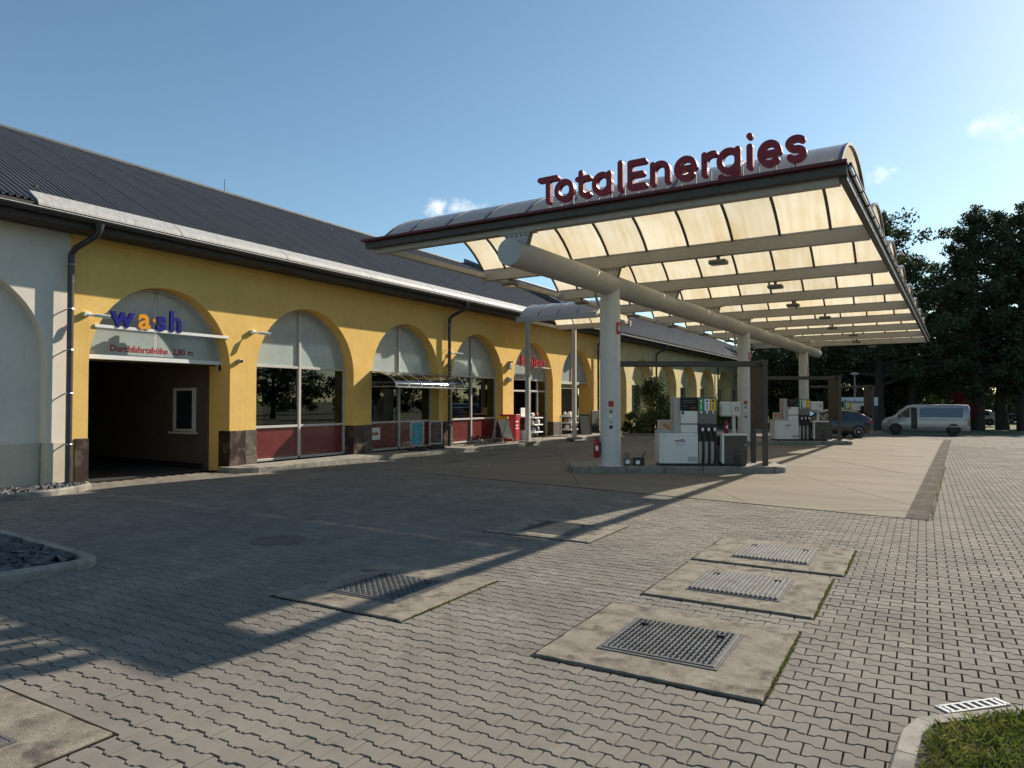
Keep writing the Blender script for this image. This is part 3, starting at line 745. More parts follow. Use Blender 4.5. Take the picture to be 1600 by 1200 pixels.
# arches: (left, right, spring height, radius kind)
ARCH = [(8.40, 11.95), (12.78, 16.50), (17.33, 21.0), (21.81, 25.55), (26.44, 30.2), (31.10, 34.89)]
WING = [(36.2, 39.9), (40.75, 44.7), (45.6, 49.75), (50.67, 55.04), (55.96, 60.31), (61.6, 66.0), (66.9, 71.4), (72.4, 77.0), (78., 82.6), (83.6, 88.2)]
def arch_curve(a, b, n=28, top=4.45):
    c = (a + b) / 2; r = (b - a) / 2; rz = top - ZS
    return [(c - r * math.cos(math.pi * k / n), ZS + rz * math.sin(math.pi * k / n)) for k in range(n + 1)]
def arch_wall(mb, y0, y1, a, b, x, z0, zt, depth, mi=0, top=4.45):
    arc = arch_curve(a, b, top=top)
    mb.add([(x, y0, z0), (x, a, z0), (x, a, ZS), (x, y0, ZS)], [(0, 1, 2, 3)], mi); mb.add([(x, b, z0), (x, y1, z0), (x, y1, ZS), (x, b, ZS)], [(0, 1, 2, 3)], mi)
    mb.add([(x, y0, ZS), (x, a, ZS), (x, a, zt), (x, y0, zt)], [(0, 1, 2, 3)], mi); mb.add([(x, b, ZS), (x, y1, ZS), (x, y1, zt), (x, b, zt)], [(0, 1, 2, 3)], mi)
    for i in range(len(arc) - 1):
        (ya, za), (yb, zb) = arc[i], arc[i + 1]
        mb.add([(x, ya, za), (x, yb, zb), (x, yb, zt), (x, ya, zt)], [(0, 1, 2, 3)], mi)
    prof = [(a, z0)] + arc + [(b, z0)]
    for i in range(len(prof) - 1):
        (ya, za), (yb, zb) = prof[i], prof[i + 1]
        mb.add([(x, ya, za), (x - depth, ya, za), (x - depth, yb, zb), (x, yb, zb)], [(0, 1, 2, 3)], mi)
def bounds(L, first, last):
    e = [first] + [(L[i][1] + L[i + 1][0]) / 2 for i in range(len(L) - 1)] + [last]; return [(e[i], e[i + 1]) for i in range(len(L))]
DEP = .82
mb = MB()
for (y0, y1), (a, b) in zip(bounds(ARCH, 8.0, 35.45), ARCH): arch_wall(mb, y0, y1, a, b, FX, -.3, ZT, DEP)
mb.build('yellow_wall', M['yellow'], bld)
mb = MB()
for (y0, y1), (a, b) in zip(bounds(WING, 35.45, 90), WING):
    arch_wall(mb, y0, y1, a, b, FX, -1.2, ZT, .55)
    mb.add([(FX - .55, a - .1, -1.2), (FX - .55, b + .1, -1.2), (FX - .55, b + .1, 4.6), (FX - .55, a - .1, 4.6)], [(0, 1, 2, 3)])
mb.add([(FX, 90, -1.2), (FX - 16, 90, -1.2), (FX - 16, 90, ZT), (FX - 8.05, 90, 9.7), (FX, 90, ZT)], [(0, 1, 2, 3, 4)])
mb.build('cream_wall', M['cream'], bld)
WB = [(-1.0, 2.7), (3.87, 7.57)]
mb = MB()
for (y0, y1), (a, b) in zip(bounds(WB, -1.6, 8.0), WB):
    arch_wall(mb, y0, y1, a, b, FX, .93, ZT, .26)
    mb.add([(FX - .26, a - .1, .93), (FX - .26, b + .1, .93), (FX - .26, b + .1, 4.6), (FX - .26, a - .1, 4.6)], [(0, 1, 2, 3)])
mb.build('white_wall', M['white_render'], bld)
mb = MB()
for (y0, y1), (a, b) in zip(bounds(WB, -1.6, 8.0), WB):
    for p, q, x, d in ((y0, a, FX + .012, 1), (b, y1, FX + .012, 1), (a, b, FX - .248, 0)):
        mb.box((x - .2, p - (.0 if d else .02), -.3), (x, q + (0 if d else .02), .935))
mb.build('base_band', M['base_render'], bld)
# interior shells
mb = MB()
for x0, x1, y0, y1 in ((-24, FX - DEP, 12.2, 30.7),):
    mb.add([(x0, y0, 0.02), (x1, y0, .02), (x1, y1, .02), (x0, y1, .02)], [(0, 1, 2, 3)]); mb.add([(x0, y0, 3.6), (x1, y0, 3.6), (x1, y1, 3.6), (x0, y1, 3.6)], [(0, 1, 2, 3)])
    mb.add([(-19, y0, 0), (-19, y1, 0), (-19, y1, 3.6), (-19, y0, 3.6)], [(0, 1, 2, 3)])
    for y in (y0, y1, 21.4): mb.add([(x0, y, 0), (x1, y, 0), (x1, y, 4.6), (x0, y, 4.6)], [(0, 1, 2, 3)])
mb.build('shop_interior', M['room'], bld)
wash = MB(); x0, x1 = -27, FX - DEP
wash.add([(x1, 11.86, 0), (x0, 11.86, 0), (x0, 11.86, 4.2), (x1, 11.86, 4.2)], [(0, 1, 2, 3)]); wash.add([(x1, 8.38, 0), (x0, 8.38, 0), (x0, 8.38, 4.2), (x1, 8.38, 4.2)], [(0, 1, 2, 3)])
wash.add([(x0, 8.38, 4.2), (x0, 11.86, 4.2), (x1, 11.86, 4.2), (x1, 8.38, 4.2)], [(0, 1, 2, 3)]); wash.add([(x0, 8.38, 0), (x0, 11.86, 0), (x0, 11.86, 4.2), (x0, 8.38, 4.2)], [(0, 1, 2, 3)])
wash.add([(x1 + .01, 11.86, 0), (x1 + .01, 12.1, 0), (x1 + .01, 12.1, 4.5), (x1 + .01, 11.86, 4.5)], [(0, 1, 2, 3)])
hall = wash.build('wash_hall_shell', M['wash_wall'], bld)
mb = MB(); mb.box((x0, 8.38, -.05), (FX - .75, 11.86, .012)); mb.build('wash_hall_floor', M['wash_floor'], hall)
mb = MB(); mb.box((x0, 11.80, .012), (x1 - .1, 11.856, .16)); mb.build('hall_skirting', M['black'], hall)
# inner window in the wash hall side wall
wx0, wx1, wz0, wz1 = -17.50, -16.62, .98, 2.14
fr = MB()
for lo, hi in (((wx0, 11.78, wz0), (wx0 + .07, 11.855, wz1)), ((wx1 - .07, 11.78, wz0), (wx1, 11.855, wz1)), ((wx0 + .07, 11.78, wz0), (wx1 - .07, 11.855, wz0 + .07)), ((wx0 + .07, 11.78, wz1 - .07), (wx1 - .07, 11.855, wz1))): fr.box(lo, hi)
wf = fr.build('hall_window', M['frame'], bld)
mb = MB(); mb.box((wx0 + .07, 11.82, wz0 + .07), (wx1 - .07, 11.83, wz1 - .07)); mb.build('pane', M['car_glass'], wf)
mb = MB(); mb.box((wx0 - .08, 11.70, wz0 - .06), (wx1 + .08, 11.855, wz0 - .01)); mb.build('sill', M['frame'], wf)

# stone plinths at the pier feet
piers = [(8.0, 8.40)] + [(ARCH[i][1], ARCH[i + 1][0]) for i in range(4)]
for i, (a, b) in enumerate(piers):
    mb = MB()
    if i == 0: mb.box((FX - .3, a + .12, -.05), (FX + .03, b + .012, 1.0), bev=.01)
    else:
        mb.box((FX - .42, a - .014, .0), (FX + .035, a + (b - a) * .55, 1.02), bev=.01)
        mb.box((FX - .3, a + (b - a) * .55 + .004, .36), (FX + .03, b + .012, 1.03), 1, bev=.01)
        mb.box((FX - .3, a + (b - a) * .55 + .004, .0), (FX + .045, b + .02, .35), 1, bev=.012)
    mb.build('plinth', [M['plinth'], M['plinth2']], bld)
mb = MB(); mb.box((FX - .3, ARCH[4][1] - .01, .1), (FX + .03, ARCH[5][0] + .01, .78), bev=.01); mb.build('plinth', M['plinth2'], bld)

# windows in the arches
XG = FX - .40
def lune_pane(y0, y1, a, b, zb, name, m, parent, x=XG, inset=.0):
    """arched pane between y0 and y1 under the arch a..b, from zb up"""
    ys = np.linspace(y0, y1, 22); c = (a + b) / 2; r = (b - a) / 2 - .07; rz = 4.45 - ZS - .07; mbp = MB(); vs = []
    for y in ys:
        q = max(0., 1 - ((y - c) / r) ** 2); zt = max(zb + .005, ZS + rz * math.sqrt(q)); vs += [(x, y, zb), (x, y, zt)]
    mbp.add(vs, [(2 * i, 2 * i + 2, 2 * i + 3, 2 * i + 1) for i in range(21)])
    back = [(x - .02, y, z) for (_, y, z) in vs]; mbp.add(back, [(2 * i, 2 * i + 1, 2 * i + 3, 2 * i + 2) for i in range(21)])
    return mbp.build(name, m, parent)
def arch_frame(a, b, zb, parent, x=XG):
    mbp = MB(); arc = arch_curve(a, b); c = (a + b) / 2; w = .075
    outer = [(a, zb)] + arc + [(b, zb)]
    inner = [(a + w, zb)] + [(c + (y - c) * (1 - w / ((b - a) / 2)), ZS + (z - ZS) * (1 - w / (4.45 - ZS))) for y, z in arc] + [(b - w, zb)]
    n = len(outer); X0, X1 = x - .05, x + .05
    vs = [(X1, y, z) for y, z in outer] + [(X1, y, z) for y, z in inner] + [(X0, y, z) for y, z in inner]
    fs = []
    for i in range(n - 1): fs += [(i, i + 1, n + i + 1, n + i), (n + i, n + i + 1, 2 * n + i + 1, 2 * n + i)]
    mbp.add(vs, fs); return mbp.build('arch_frame', M['frame'], parent)
def bar(name, lo, hi, parent, m='frame'): mbp = MB(); mbp.box(lo, hi, bev=.006); return mbp.build(name, M[m], parent)
def rect_pane(name, y0, y1, z0, z1, m, parent, x=XG, t=.012): mbp = MB(); mbp.box((x - t, y0, z0), (x, y1, z1)); return mbp.build(name, M[m], parent)
def shop_window(i, zsill, label, blinds=False):
    a, b = ARCH[i]; c = (a + b) / 2 - .02
    w = thing('arched_window', label, 'window', (0, 0, 0)); w.parent = bld
    del w['category']; del w['label']
    w['label'] = label
    arch_frame(a, b, zsill, w)
    bar('mullion', (XG - .05, c - .045, zsill + .07), (XG + .065, c + .045, 4.36), w)
    for z, h in ((2.76, .07), (1.07, .07), (zsill, .07)):
        for p, q in ((a + .075, c - .045), (c + .045, b - .075)): bar('transom', (XG - .05, p, z - h / 2 + (.035 if z == zsill else 0)), (XG + .055, q, z + h / 2 + (.035 if z == zsill else 0)), w)
    for p, q in ((a + .07, c - .04), (c + .04, b - .07)):
        lune_pane(p, q, a, b, 2.79, 'frosted_pane', M['lunette'], w)
        rect_pane('glass_pane', p, q, 1.10, 2.73, 'glass', w)
        rect_pane('lower_panel', p, q, zsill + .06, 1.04, 'red_panel', w, XG - .005)
        gr = MB()
        for k in range(14): z = zsill + .1 + k * (1.0 - zsill - .1) / 14; gr.box((XG - .004, p + .01, z), (XG + .003, q - .01, z + .045))
        gr.build('panel_slats', M['red_panel'], w)['kind'] = 'stuff'
        if blinds:
            bl = MB()
            for k in range(40): z = 1.12 + k * .04; bl.add([(XG - .16, p, z), (XG - .16, q, z), (XG - .13, q, z + .02), (XG - .13, p, z + .02)], [(0, 1, 2, 3)])
            bl.build('blind', M['dark_gate'], w)['kind'] = 'stuff'
    return w
shop_window(1, .125, 'arched window with red lower panels right of the wash entrance', True)
w3 = shop_window(2, .125, 'arched window under the curved smoked awning')
shop_window(3, .125, 'arched window behind the bike rack')
# wash entrance lunette
a, b = ARCH[0]; c = 10.16
ww = thing('wash_portal', 'arched panel over the wash entrance', 'portal'); ww.parent = bld; del ww['category']
arch_frame(a, b, 2.78, ww)
bar('mullion', (XG - .05, c - .05, 2.8), (XG + .0015, c + .05, 4.36), ww)
bar('transom', (XG - .06, a + .0, 2.72), (XG + .09, b - .0, 2.82), ww, 'white_plastic')
for p, q in ((a + .07, c - .05), (c + .05, b - .07)): lune_pane(p, q, a, b, 2.83, 'frosted_pane', M['lunette'], ww)
bar('roller_box', (XG - .5, a + .02, 2.70), (XG - .065, b - .02, 3.05), ww, 'dark_gate')
# entrance
a, b = ARCH[4]; c = (a + b) / 2
en = thing('shop_entrance', 'glazed shop entrance below the red lettering', 'entrance'); en.parent = bld; del en['category']
arch_frame(a, b, .125, en)
for p, q in ((a + .07, c), (c + .004, b - .07)): lune_pane(p, q, a, b, 2.80, 'frosted_pane', M['lunette'], en)
bar('transom', (XG - .05, a + .075, 2.72), (XG + .07, b - .075, 2.80), en); bar('transom', (XG - .05, a + .075, 2.20), (XG + .055, b - .075, 2.28), en)
for y in (a + .55, c, b - .9): bar('door_post', (XG - .05, y - .04, .13), (XG + .06, y + .04, 2.2), en); bar('door_post', (XG - .05, y - .035, 2.28), (XG + .05, y + .035, 2.72), en)
for p, q in ((a + .07, a + .51), (c + .04, b - .94), (b - .86, b - .07)): rect_pane('glass_pane', p, q, .14, 2.2, 'glass', en)
for p, q in ((a + .07, a + .51), (a + .59, c - .04), (c + .04, b - .94), (b - .86, b - .07)): rect_pane('top_light', p, q, 2.28, 2.72, 'glass', en)
mbp = MB()
for k in range(7): mbp.box((XG + .012, a + .12, 1.15 + k * .135), (XG + .02, a + .48, 1.26 + k * .135))
mbp.build('notice_sheet', M['white_card'], en)
# gate in the sixth arch
a, b = ARCH[5]; c = (a + b) / 2
gt = thing('slatted_gate', 'dark slatted gate in the last yellow arch', 'gate'); gt.parent = bld; del gt['category']
arch_frame(a, b, 2.76, gt); bar('transom', (XG - .05, a, 2.68), (XG + .08, b, 2.76), gt)
bar('mullion', (XG - .05, c - .04, 2.76), (XG + .06, c + .04, 4.36), gt)
for p, q in ((a + .07, c - .04), (c + .04, b - .07)): lune_pane(p, q, a, b, 2.77, 'frosted_pane', M['lunette'], gt)
bar('header', (XG - .5, a + .01, 2.45), (XG - .38, b - .01, 2.68), gt, 'pump_lgrey')
for k in range(22):
    y = a + .02 + k * (b - a - .04) / 22; bar('slat', (XG - .5, y + .006, .03), (XG - .45, y + (b - a - .04) / 22 - .006, 2.44), gt, 'dark_gate')
# slit windows in the wing niches
for i, (a, b) in enumerate(WING):
    y = a + (b - a) * .40; x = FX - .55
    f_ = MB()
    for lo, hi in (((x, y, .95), (x + .04, y + .07, 2.8)), ((x, y + 1.18, .95), (x + .04, y + 1.25, 2.8)), ((x, y + .07, 2.73), (x + .04, y + 1.18, 2.8)), ((x, y + .07, .95), (x + .04, y + 1.18, 1.02)), ((x, y + .07, 2.15), (x + .035, y + 1.18, 2.19)), ((x, y + .07, 1.55), (x + .035, y + 1.18, 1.59))): f_.box(lo, hi)
    fo = f_.build('niche_window', M['zinc_dark'], bld)
    mb = MB(); mb.box((x + .003, y + .07, 1.02), (x + .012, y + 1.18, 2.73)); mb.build('pane', M['car_glass'], fo)

# roof
def roof_prof(n=12):
    pts = []; X = -14.72; 
    run0 = -14.72; run1 = -23.1
    for k in range(n + 1):
        t = k / n; x = run0 + (run1 - run0) * t; s = run0 - x
        z = 5.645 + s * .562 - (.562 - .42) / (2 * (run0 - run1)) * s * s
        pts.append((x, z))
    return pts
RP = roof_prof()
mb = MB()
vs = [(x, y, z - .05) for y in (-2, 90.5) for x, z in RP]; n = len(RP); mb.add(vs, [(i, i + 1, n + i + 1, n + i) for i in range(n - 1)])
vs = [(-46.2 - x, y, z - .05) for y in (-2, 90.5) for x, z in RP]; mb.add(vs, [(i + 1, i, n + i, n + i + 1) for i in range(n - 1)])
roof = mb.build('roof', M['roof'], bld)
SHEET = 1.0; waves = 8; sub = 6
def sheet_mesh():
    vs = []; nx = waves * sub
    for k, (x, z) in enumerate(RP):
        for j in range(nx + 1):
            y = SHEET * j / nx; h = (.042, .042, .004, 0, 0, .004)[j % sub] + (.008 if j < 3 else 0)
            vs.append((x, y, z + h))
    w = nx + 1; fs = [(i * w + j, i * w + j + 1, (i + 1) * w + j + 1, (i + 1) * w + j) for i in range(len(RP) - 1) for j in range(nx)]
    mbp = MB(); mbp.add(vs, fs); return mbp.mesh('roof_sheet', M['roof'])
sm = sheet_mesh()
y = -2.0
while y < 90: o = obj('roof_sheet', sm, roof, (0, y, random.uniform(0, .004))); y += SHEET
mb = MB(); mb.tube([(-23.1, -2, RP[-1][1] + .0), (-23.1, 90.5, RP[-1][1] + .0)], .10, 10); mb.build('ridge_cap', M['roof'], roof)
mb = MB()
for yy, hh in ((17.6, .55),): mb.tube([(-23.1, yy, RP[-1][1]), (-23.1, yy, RP[-1][1] + hh)], .012, 6)
mb.build('lightning_rod', M['zinc_dark'], roof)
def zroof(x):
    s = -14.72 - x; return 5.645 + s * .562 - (.562 - .42) / (2 * 8.38) * s * s
for y0 in (7.25, 8.2, 8.2):
    pass
for x, y in ((-15.6, 7.4), (-16.6, 7.1), (-16.0, 20.9), (-17.2, 20.9), (-18.4, 20.9), (-19.6, 20.9), (-20.8, 20.9)):
    mb = MB(); mb.box((x - .05, y - .04, zroof(x)), (x + .05, y + .04, zroof(x) + .06), bev=.01); mb.build('roof_hook', M['zinc_dark'], roof)
# fire wall parapet crossing the roof
mb = MB()
for i in range(len(RP) - 1):
    (xa, za), (xb, zb) = RP[i], RP[i + 1]
    mb.add([(xa, yy, za + d) for yy in (33.9, 34.3) for d in (-.05, .34)] + [(xb, yy, zb + d) for yy in (33.9, 34.3) for d in (-.05, .34)],
           [(0, 4, 5, 1), (2, 3, 7, 6), (1, 5, 7, 3)] + ([(0, 1, 3, 2)] if i == 0 else []) + ([(4, 6, 7, 5)] if i == len(RP) - 2 else []))
mb.build('fire_wall', M['zinc_dark'], roof)
# snow guard / eaves flashing in lengths, gutter, soffit
yy = 7.0; L_ = [3.05, 3.1, 3.3, 3.2, 3.2, 3.2, 3.2, 2.6]
for k, l in enumerate(L_):
    mb = MB(); y0, y1 = yy + .012, yy + l - .012
    prof = [(-15.02, 5.912), (-14.80, 5.75), (-14.73, 5.705), (-14.65, 5.61), (-14.65, 5.57), (-14.78, 5.60), (-15.0, 5.78)]
    n = len(prof); vs = [(x, y, z) for y in (y0, y1) for x, z in prof]
    mb.add(vs, [(i, n + i, n + i + 1, i + 1) for i in range(n - 1)] + [(0, n - 1, 2 * n - 1, n), tuple(range(n)), tuple(range(2 * n - 1, n - 1, -1))])
    mb.build('eaves_flashing', M['flash'], roof); yy += l
def gutter(y0, y1):
    mb = MB(); prof = [(-14.62 + .085 * math.cos(R_(a)), 5.50 + .085 * math.sin(R_(a))) for a in range(0, -181, -20)]
    n = len(prof); vs = [(x, y, z) for y in (y0, y1) for x, z in prof]; mb.add(vs, [(i, i + 1, n + i + 1, n + i) for i in range(n - 1)])
    mb.tube([(-14.535, y0, 5.505), (-14.535, y1, 5.505)], .012, 6, 1)
    o = mb.build('gutter', [M['zinc_dark'], M['flash']], bld, smooth=40)
    y = y0 + .4
    while y < min(y1, 36): mb = MB(); mb.box((-14.72, y - .012, 5.50), (-14.525, y + .012, 5.518)); mb.build('gutter_bracket', M['zinc_dark'], o); y += .8
gutter(-2, 90)
mb = MB(); mb.box((FX - .2, -2, 5.30), (-14.72, 90, 5.44)); mb.box((-14.74, -2, 5.42), (-14.70, 90, 5.62)); mb.build('soffit', M['soffit'], roof)
mb = MB(); mb.box((FX - .3, 8.02, 5.20), (FX + .06, 35.4, 5.305)); mb.build('cornice_band', M['yellow'], bld)
def downspout(y, ztop=5.42, band=True):
    pts = [(-14.62, y + .22, 5.44), (-14.62, y + .22, 5.28), (-14.70, y + .19, 5.18), (-15.12, y + .03, 4.96), (-15.23, y, 4.84), (-15.24, y, 4.6), (-15.24, y, .0)]
    mb = MB(); mb.tube(pts, .062, 12); mb.tube([(-14.62, y + .22, 5.43), (-14.62, y + .22, 5.30)], [.10, .07], 12)
    o = mb.build('downspout', M['zinc_dark'], bld, smooth=40)
    for z in (4.62, 3.7, 2.85, 1.95, .9): mb = MB(); mb.lathe([(.068, -.012), (.072, 0), (.068, .012)], (-15.24, y, z), 12); mb.box((-15.4, y - .01, z - .01), (-15.3, y + .01, z + .01)); mb.build('pipe_clip', M['chrome'], o)
for y in (7.93, 21.42, 35.3, 44.9, 61.0): downspout(y)

# ------------------------------------------------------------------ things fixed to the shop front
def cctv(y, z, label, out=.5):
    t = thing('security_camera', label, 'camera', (FX, y, z), 0, 'cameras on the yellow wall')
    mb = MB(); mb.box((0, -.07, -.05), (.10, .07, .05), bev=.01); mb.build('bracket_box', M['white_plastic'], t)
    mb = MB(); mb.tube([(.09, 0, -.01), (.2, .06, -.04), (.24, .1, -.03)], .018, 8); mb.build('arm', M['white_plastic'], t)
    mb = MB(); mb.tube([(.20, .08, -.02), (.34, .34, -.045)], .04, 12); mb.build('housing', M['white_plastic'], t)
    mb = MB(); mb.tube([(.338, .336, -.045), (.345, .35, -.046)], .034, 12); mb.build('lens', M['black'], t)
cctv(8.32, 3.64, 'white security camera left of the wash entrance'); cctv(12.62, 3.62, 'white security camera between wash entrance and first window'); cctv(21.70, 3.6, 'white security camera beside the middle downspout')
t = thing('wall_sensor', 'small grey sensor box on the pier right of the wash entrance', 'sensor', (FX, 12.22, 2.83)); mb = MB(); mb.box((0, -.05, -.05), (.09, .05, .05), bev=.012); mb.build('housing', M['pump_lgrey'], t)
mb = MB(); mb.tube([(.09, 0, 0), (.12, .03, -.01)], .03, 10); mb.build('eye', M['black'], t)
t = thing('wall_lamp', 'rounded wall lamp beside the shop entrance', 'lamp', (FX, 25.97, 3.3)); mb = MB(); mb.box((0, -.12, -.16), (.16, .12, .12), bev=.04); mb.build('shade', M['pump_lgrey'], t); mb = MB(); mb.box((0, -.03, .12), (.22, .03, .18)); mb.build('hood', M['zinc_dark'], t)
t = thing('wall_box', 'small metal box on the pier below the wall lamp', 'box', (FX, 25.97, 2.70)); mb = MB(); mb.box((0, -.11, -.1), (.12, .11, .12), bev=.015); mb.build('case', M['pump_lgrey'], t); mb = MB(); mb.box((.12, -.06, -.06), (.13, .06, .05)); mb.build('window', M['black'], t)
t = thing('wall_plate', 'white sign plate on the red panel under the awning', 'sign', (XG + .06, 17.75, .70)); mb = MB(); mb.box((0, -.38, -.20), (.012, .38, .2)); mb.build('plate', M['white_card'], t); mb = MB(); mb.box((.012, -.3, -.05), (.014, .3, .05)); mb.build('print', M['tan_card'], t)

# wash sign: rail with raised letters
ws = thing('wash_sign', 'blue and orange raised letters on a rail over the wash entrance', 'sign', (FX, 10.16, 3.42))
mb = MB(); mb.box((-.04, -1.66, -.04), (.03, 1.72, .03), bev=.006); mb.build('rail', M['white_plastic'], ws)
MT = Matrix(((0, 0, 1, 0), (1, 0, 0, 0), (0, 1, 0, 0), (0, 0, 0, 1)))      # text plane: reads along +Y, faces +X
for ch, y0, m in (('w', -1.30, 'blue_sign'), ('a', -.70, 'orange_sign'), ('s', -.27, 'blue_sign'), ('h', .06, 'blue_sign')):
    me = text_mesh(ch, .68, .03, .017); me.materials.clear(); me.materials.append(M[m]); me.transform(Matrix.Translation((.02, y0, .025)) @ MT); obj('letter', me, ws)
me = text_mesh('\u2019', .3, .03, .01)
mb = MB(); mb.box((-.02, -.33, .20), (.04, -.27, .27), M_=None); mb.build('letter_accent', M['orange_sign'], ws)
ct = thing('clearance_sign', 'red German clearance height lettering above the wash entrance', 'sign', (XG + .0032, 9.07, 2.92))
me = text_mesh('Durchfahrtsh\u00f6he  2,80 m', .205, .001, .005, spacing=1.0); me.materials.clear(); me.materials.append(mat('red_letters', (.34, .012, .015), .5, 0)); me.transform(MT); obj('lettering', me, ct)
# bonjour letters
bj = thing('entrance_sign', 'red raised lettering over the shop entrance', 'sign', (FX + .02, 27.0, 3.42))
mb = MB(); mb.box((-.05, -.3, -.10), (-.0, 2.9, -.06)); mb.build('rail', M['white_plastic'], bj)
x = 0.
for ch, w in zip('bonjour', (.36, .38, .37, .19, .38, .37, .3)):
    me = text_mesh(ch, .58, .05, .018); me.materials.clear(); me.materials.append(M['red_bright']); me.transform(Matrix.Translation((.02, x, -.02)) @ MT); obj('letter', me, bj); x += w

# awning: curved smoked sheets on metal ribs
aw = thing('curved_awning', 'curved smoked awning on silver ribs over the third arch', 'awning', (0, 0, 0))
ya, yb = 17.3, 21.15; nrib = 7; AX0 = XG + .10
def aw_arc(t): return (AX0 + 1.35 * math.sin(t * math.pi / 2), 2.25 + .52 * math.cos(t * math.pi / 2))
for k in range(nrib):
    y = ya + (yb - ya) * k / (nrib - 1); mb = MB(); mb.tube([(aw_arc(i / 10)[0], y, aw_arc(i / 10)[1]) for i in range(11)], .022, 8); mb.build('rib', M['chrome'], aw, smooth=40)
    if k in (0, nrib - 1): mb = MB(); mb.tube([(AX0, y, 2.25), (AX0 + 1.35, y, 2.25)], .02, 6); mb.tube([(AX0, y, 2.25), (AX0, y, 2.77)], .02, 6); mb.build('side_frame', M['chrome'], aw)
for k in range(nrib - 1):
    y0 = ya + (yb - ya) * k / (nrib - 1) + .025; y1 = ya + (yb - ya) * (k + 1) / (nrib - 1) - .025
    vs = [(aw_arc(i / 10)[0], y, aw_arc(i / 10)[1]) for i in range(11) for y in (y0, y1)]; mb = MB(); mb.add(vs, [(2 * i, 2 * i + 2, 2 * i + 3, 2 * i + 1) for i in range(10)]); mb.build('sheet', M['smoke'], aw, smooth=60)
mb = MB(); mb.box((AX0 + 1.32, ya - .02, 2.215), (AX0 + 1.40, yb + .08, 2.255), bev=.006); mb.build('front_bar', M['chrome'], aw)

# pavement furniture
def poster(x, y, rz, m, label):
    t = thing('poster_stand', label, 'sign', (x, y, .126), rz, 'poster stands under the awning')
    mb = MB(); mb.box((-.22, -.28, 0), (.22, .28, .08), bev=.03); mb.build('base', M['black'], t)
    fr = MB()
    for lo, hi in (((-.03, -.26, .14), (.03, -.20, .98)), ((-.03, .20, .14), (.03, .26, .98)), ((-.03, -.2, .92), (.03, .2, .98)), ((-.03, -.2, .14), (.03, .2, .2))): fr.box(lo, hi)
    fr.build('frame', M['chrome'], t); mb = MB(); mb.box((-.015, -.2, .2), (.015, .2, .92)); mb.build('poster', M[m], t)
    mb = MB(); mb.box((-.02, -.05, .05), (.02, .05, .15)); mb.build('spring_foot', M['black'], t)
poster(-14.75, 18.85, -.5, 'poster_teal', 'poster stand with teal picture in front of the awning window')
poster(-14.78, 19.95, -.5, 'poster_dark', 'poster stand with dark picture nearer the downspout')
br = thing('bike_rack', 'low metal bike rack on the pavement in front of an arched window', 'bike rack', (-14.35, 22.6, .126))
for x in (-.25, .2): mb = MB(); mb.tube([(x, -1.15, .03), (x, 1.15, .03)], .018, 6); mb.build('rail', M['zinc_dark'], br)
for k in range(7):
    y = -1.05 + k * .35; mb = MB(); mb.tube([(-.25, y, .03), (-.12, y, .32), (.08, y, .32), (.2, y, .03)], .011, 6); mb.build('hoop', M['zinc_dark'], br)
ab = thing('folding_board', 'white folding A-board standing beside the red box', 'sign', (-14.55, 24.1, .126), R_(-12))
for s, m in ((-1, 'white_card'), (1, 'white_card')):
    T = Matrix.Translation((0, 0, 1.0)) @ Matrix.Rotation(R_(20 * s), 4, 'X')
    f_ = MB()
    for lo, hi in (((-.30, -.012, -1.06), (-.26, .012, 0)), ((.26, -.012, -1.06), (.30, .012, 0)), ((-.26, -.012, -.06), (.26, .012, 0)), ((-.26, -.012, -.9), (.26, .012, -.85))): f_.box(lo, hi, M_=T)
    f_.build('leg_frame', M['chrome'], ab)
    if s == 1: f_ = MB(); f_.box((-.25, -.006, -.84), (.25, .006, -.06), M_=T); f_.build('board', M['white_card'], ab)
mb = MB(); mb.box((-.31, -.05, .93), (.31, .05, 1.03), bev=.02); mb.build('top_cap', M['yellow_card'], ab)
rb = thing('red_cabinet', 'tall bright red cabinet standing left of the shop entrance', 'cabinet', (-14.95, 25.4, .126), R_(4))
mb = MB(); mb.box((-.3, -.33, 0), (.3, .33, 1.02), bev=.02); mb.build('body', M['red_bright'], rb); mb = MB(); mb.box((-.32, -.35, 1.02), (.32, .35, 1.10), bev=.02); mb.build('lid', M['red_bright'], rb)
for z in (.5, .62, .78): mb = MB(); mb.box((.3, -.14, z), (.306, .14, z + .05)); mb.build('print', M['white_card'], rb)
nr = thing('newspaper_stand', 'white and brown newspaper stand next to the red cabinet', 'stand', (-14.75, 26.25, .126))
mb = MB(); mb.box((-.22, -.22, 0), (.22, .22, .42), bev=.01); mb.build('lower_box', M['white_plastic'], nr); mb = MB(); mb.box((-.21, -.21, .42), (.21, .21, .66)); mb.build('middle_box', M['bin_front'], nr); mb = MB(); mb.box((-.21, -.2, .66), (.16, .2, .95)); mb.build('slot', M['black'], nr)
mb = MB(); mb.box((-.22, -.22, .95), (.22, .22, 1.0), bev=.01); mb.build('top', M['white_plastic'], nr); mb = MB(); mb.box((-.1, -.2, 1.0), (-.06, .2, 1.36), bev=.01); mb.build('header_card', M['white_card'], nr)
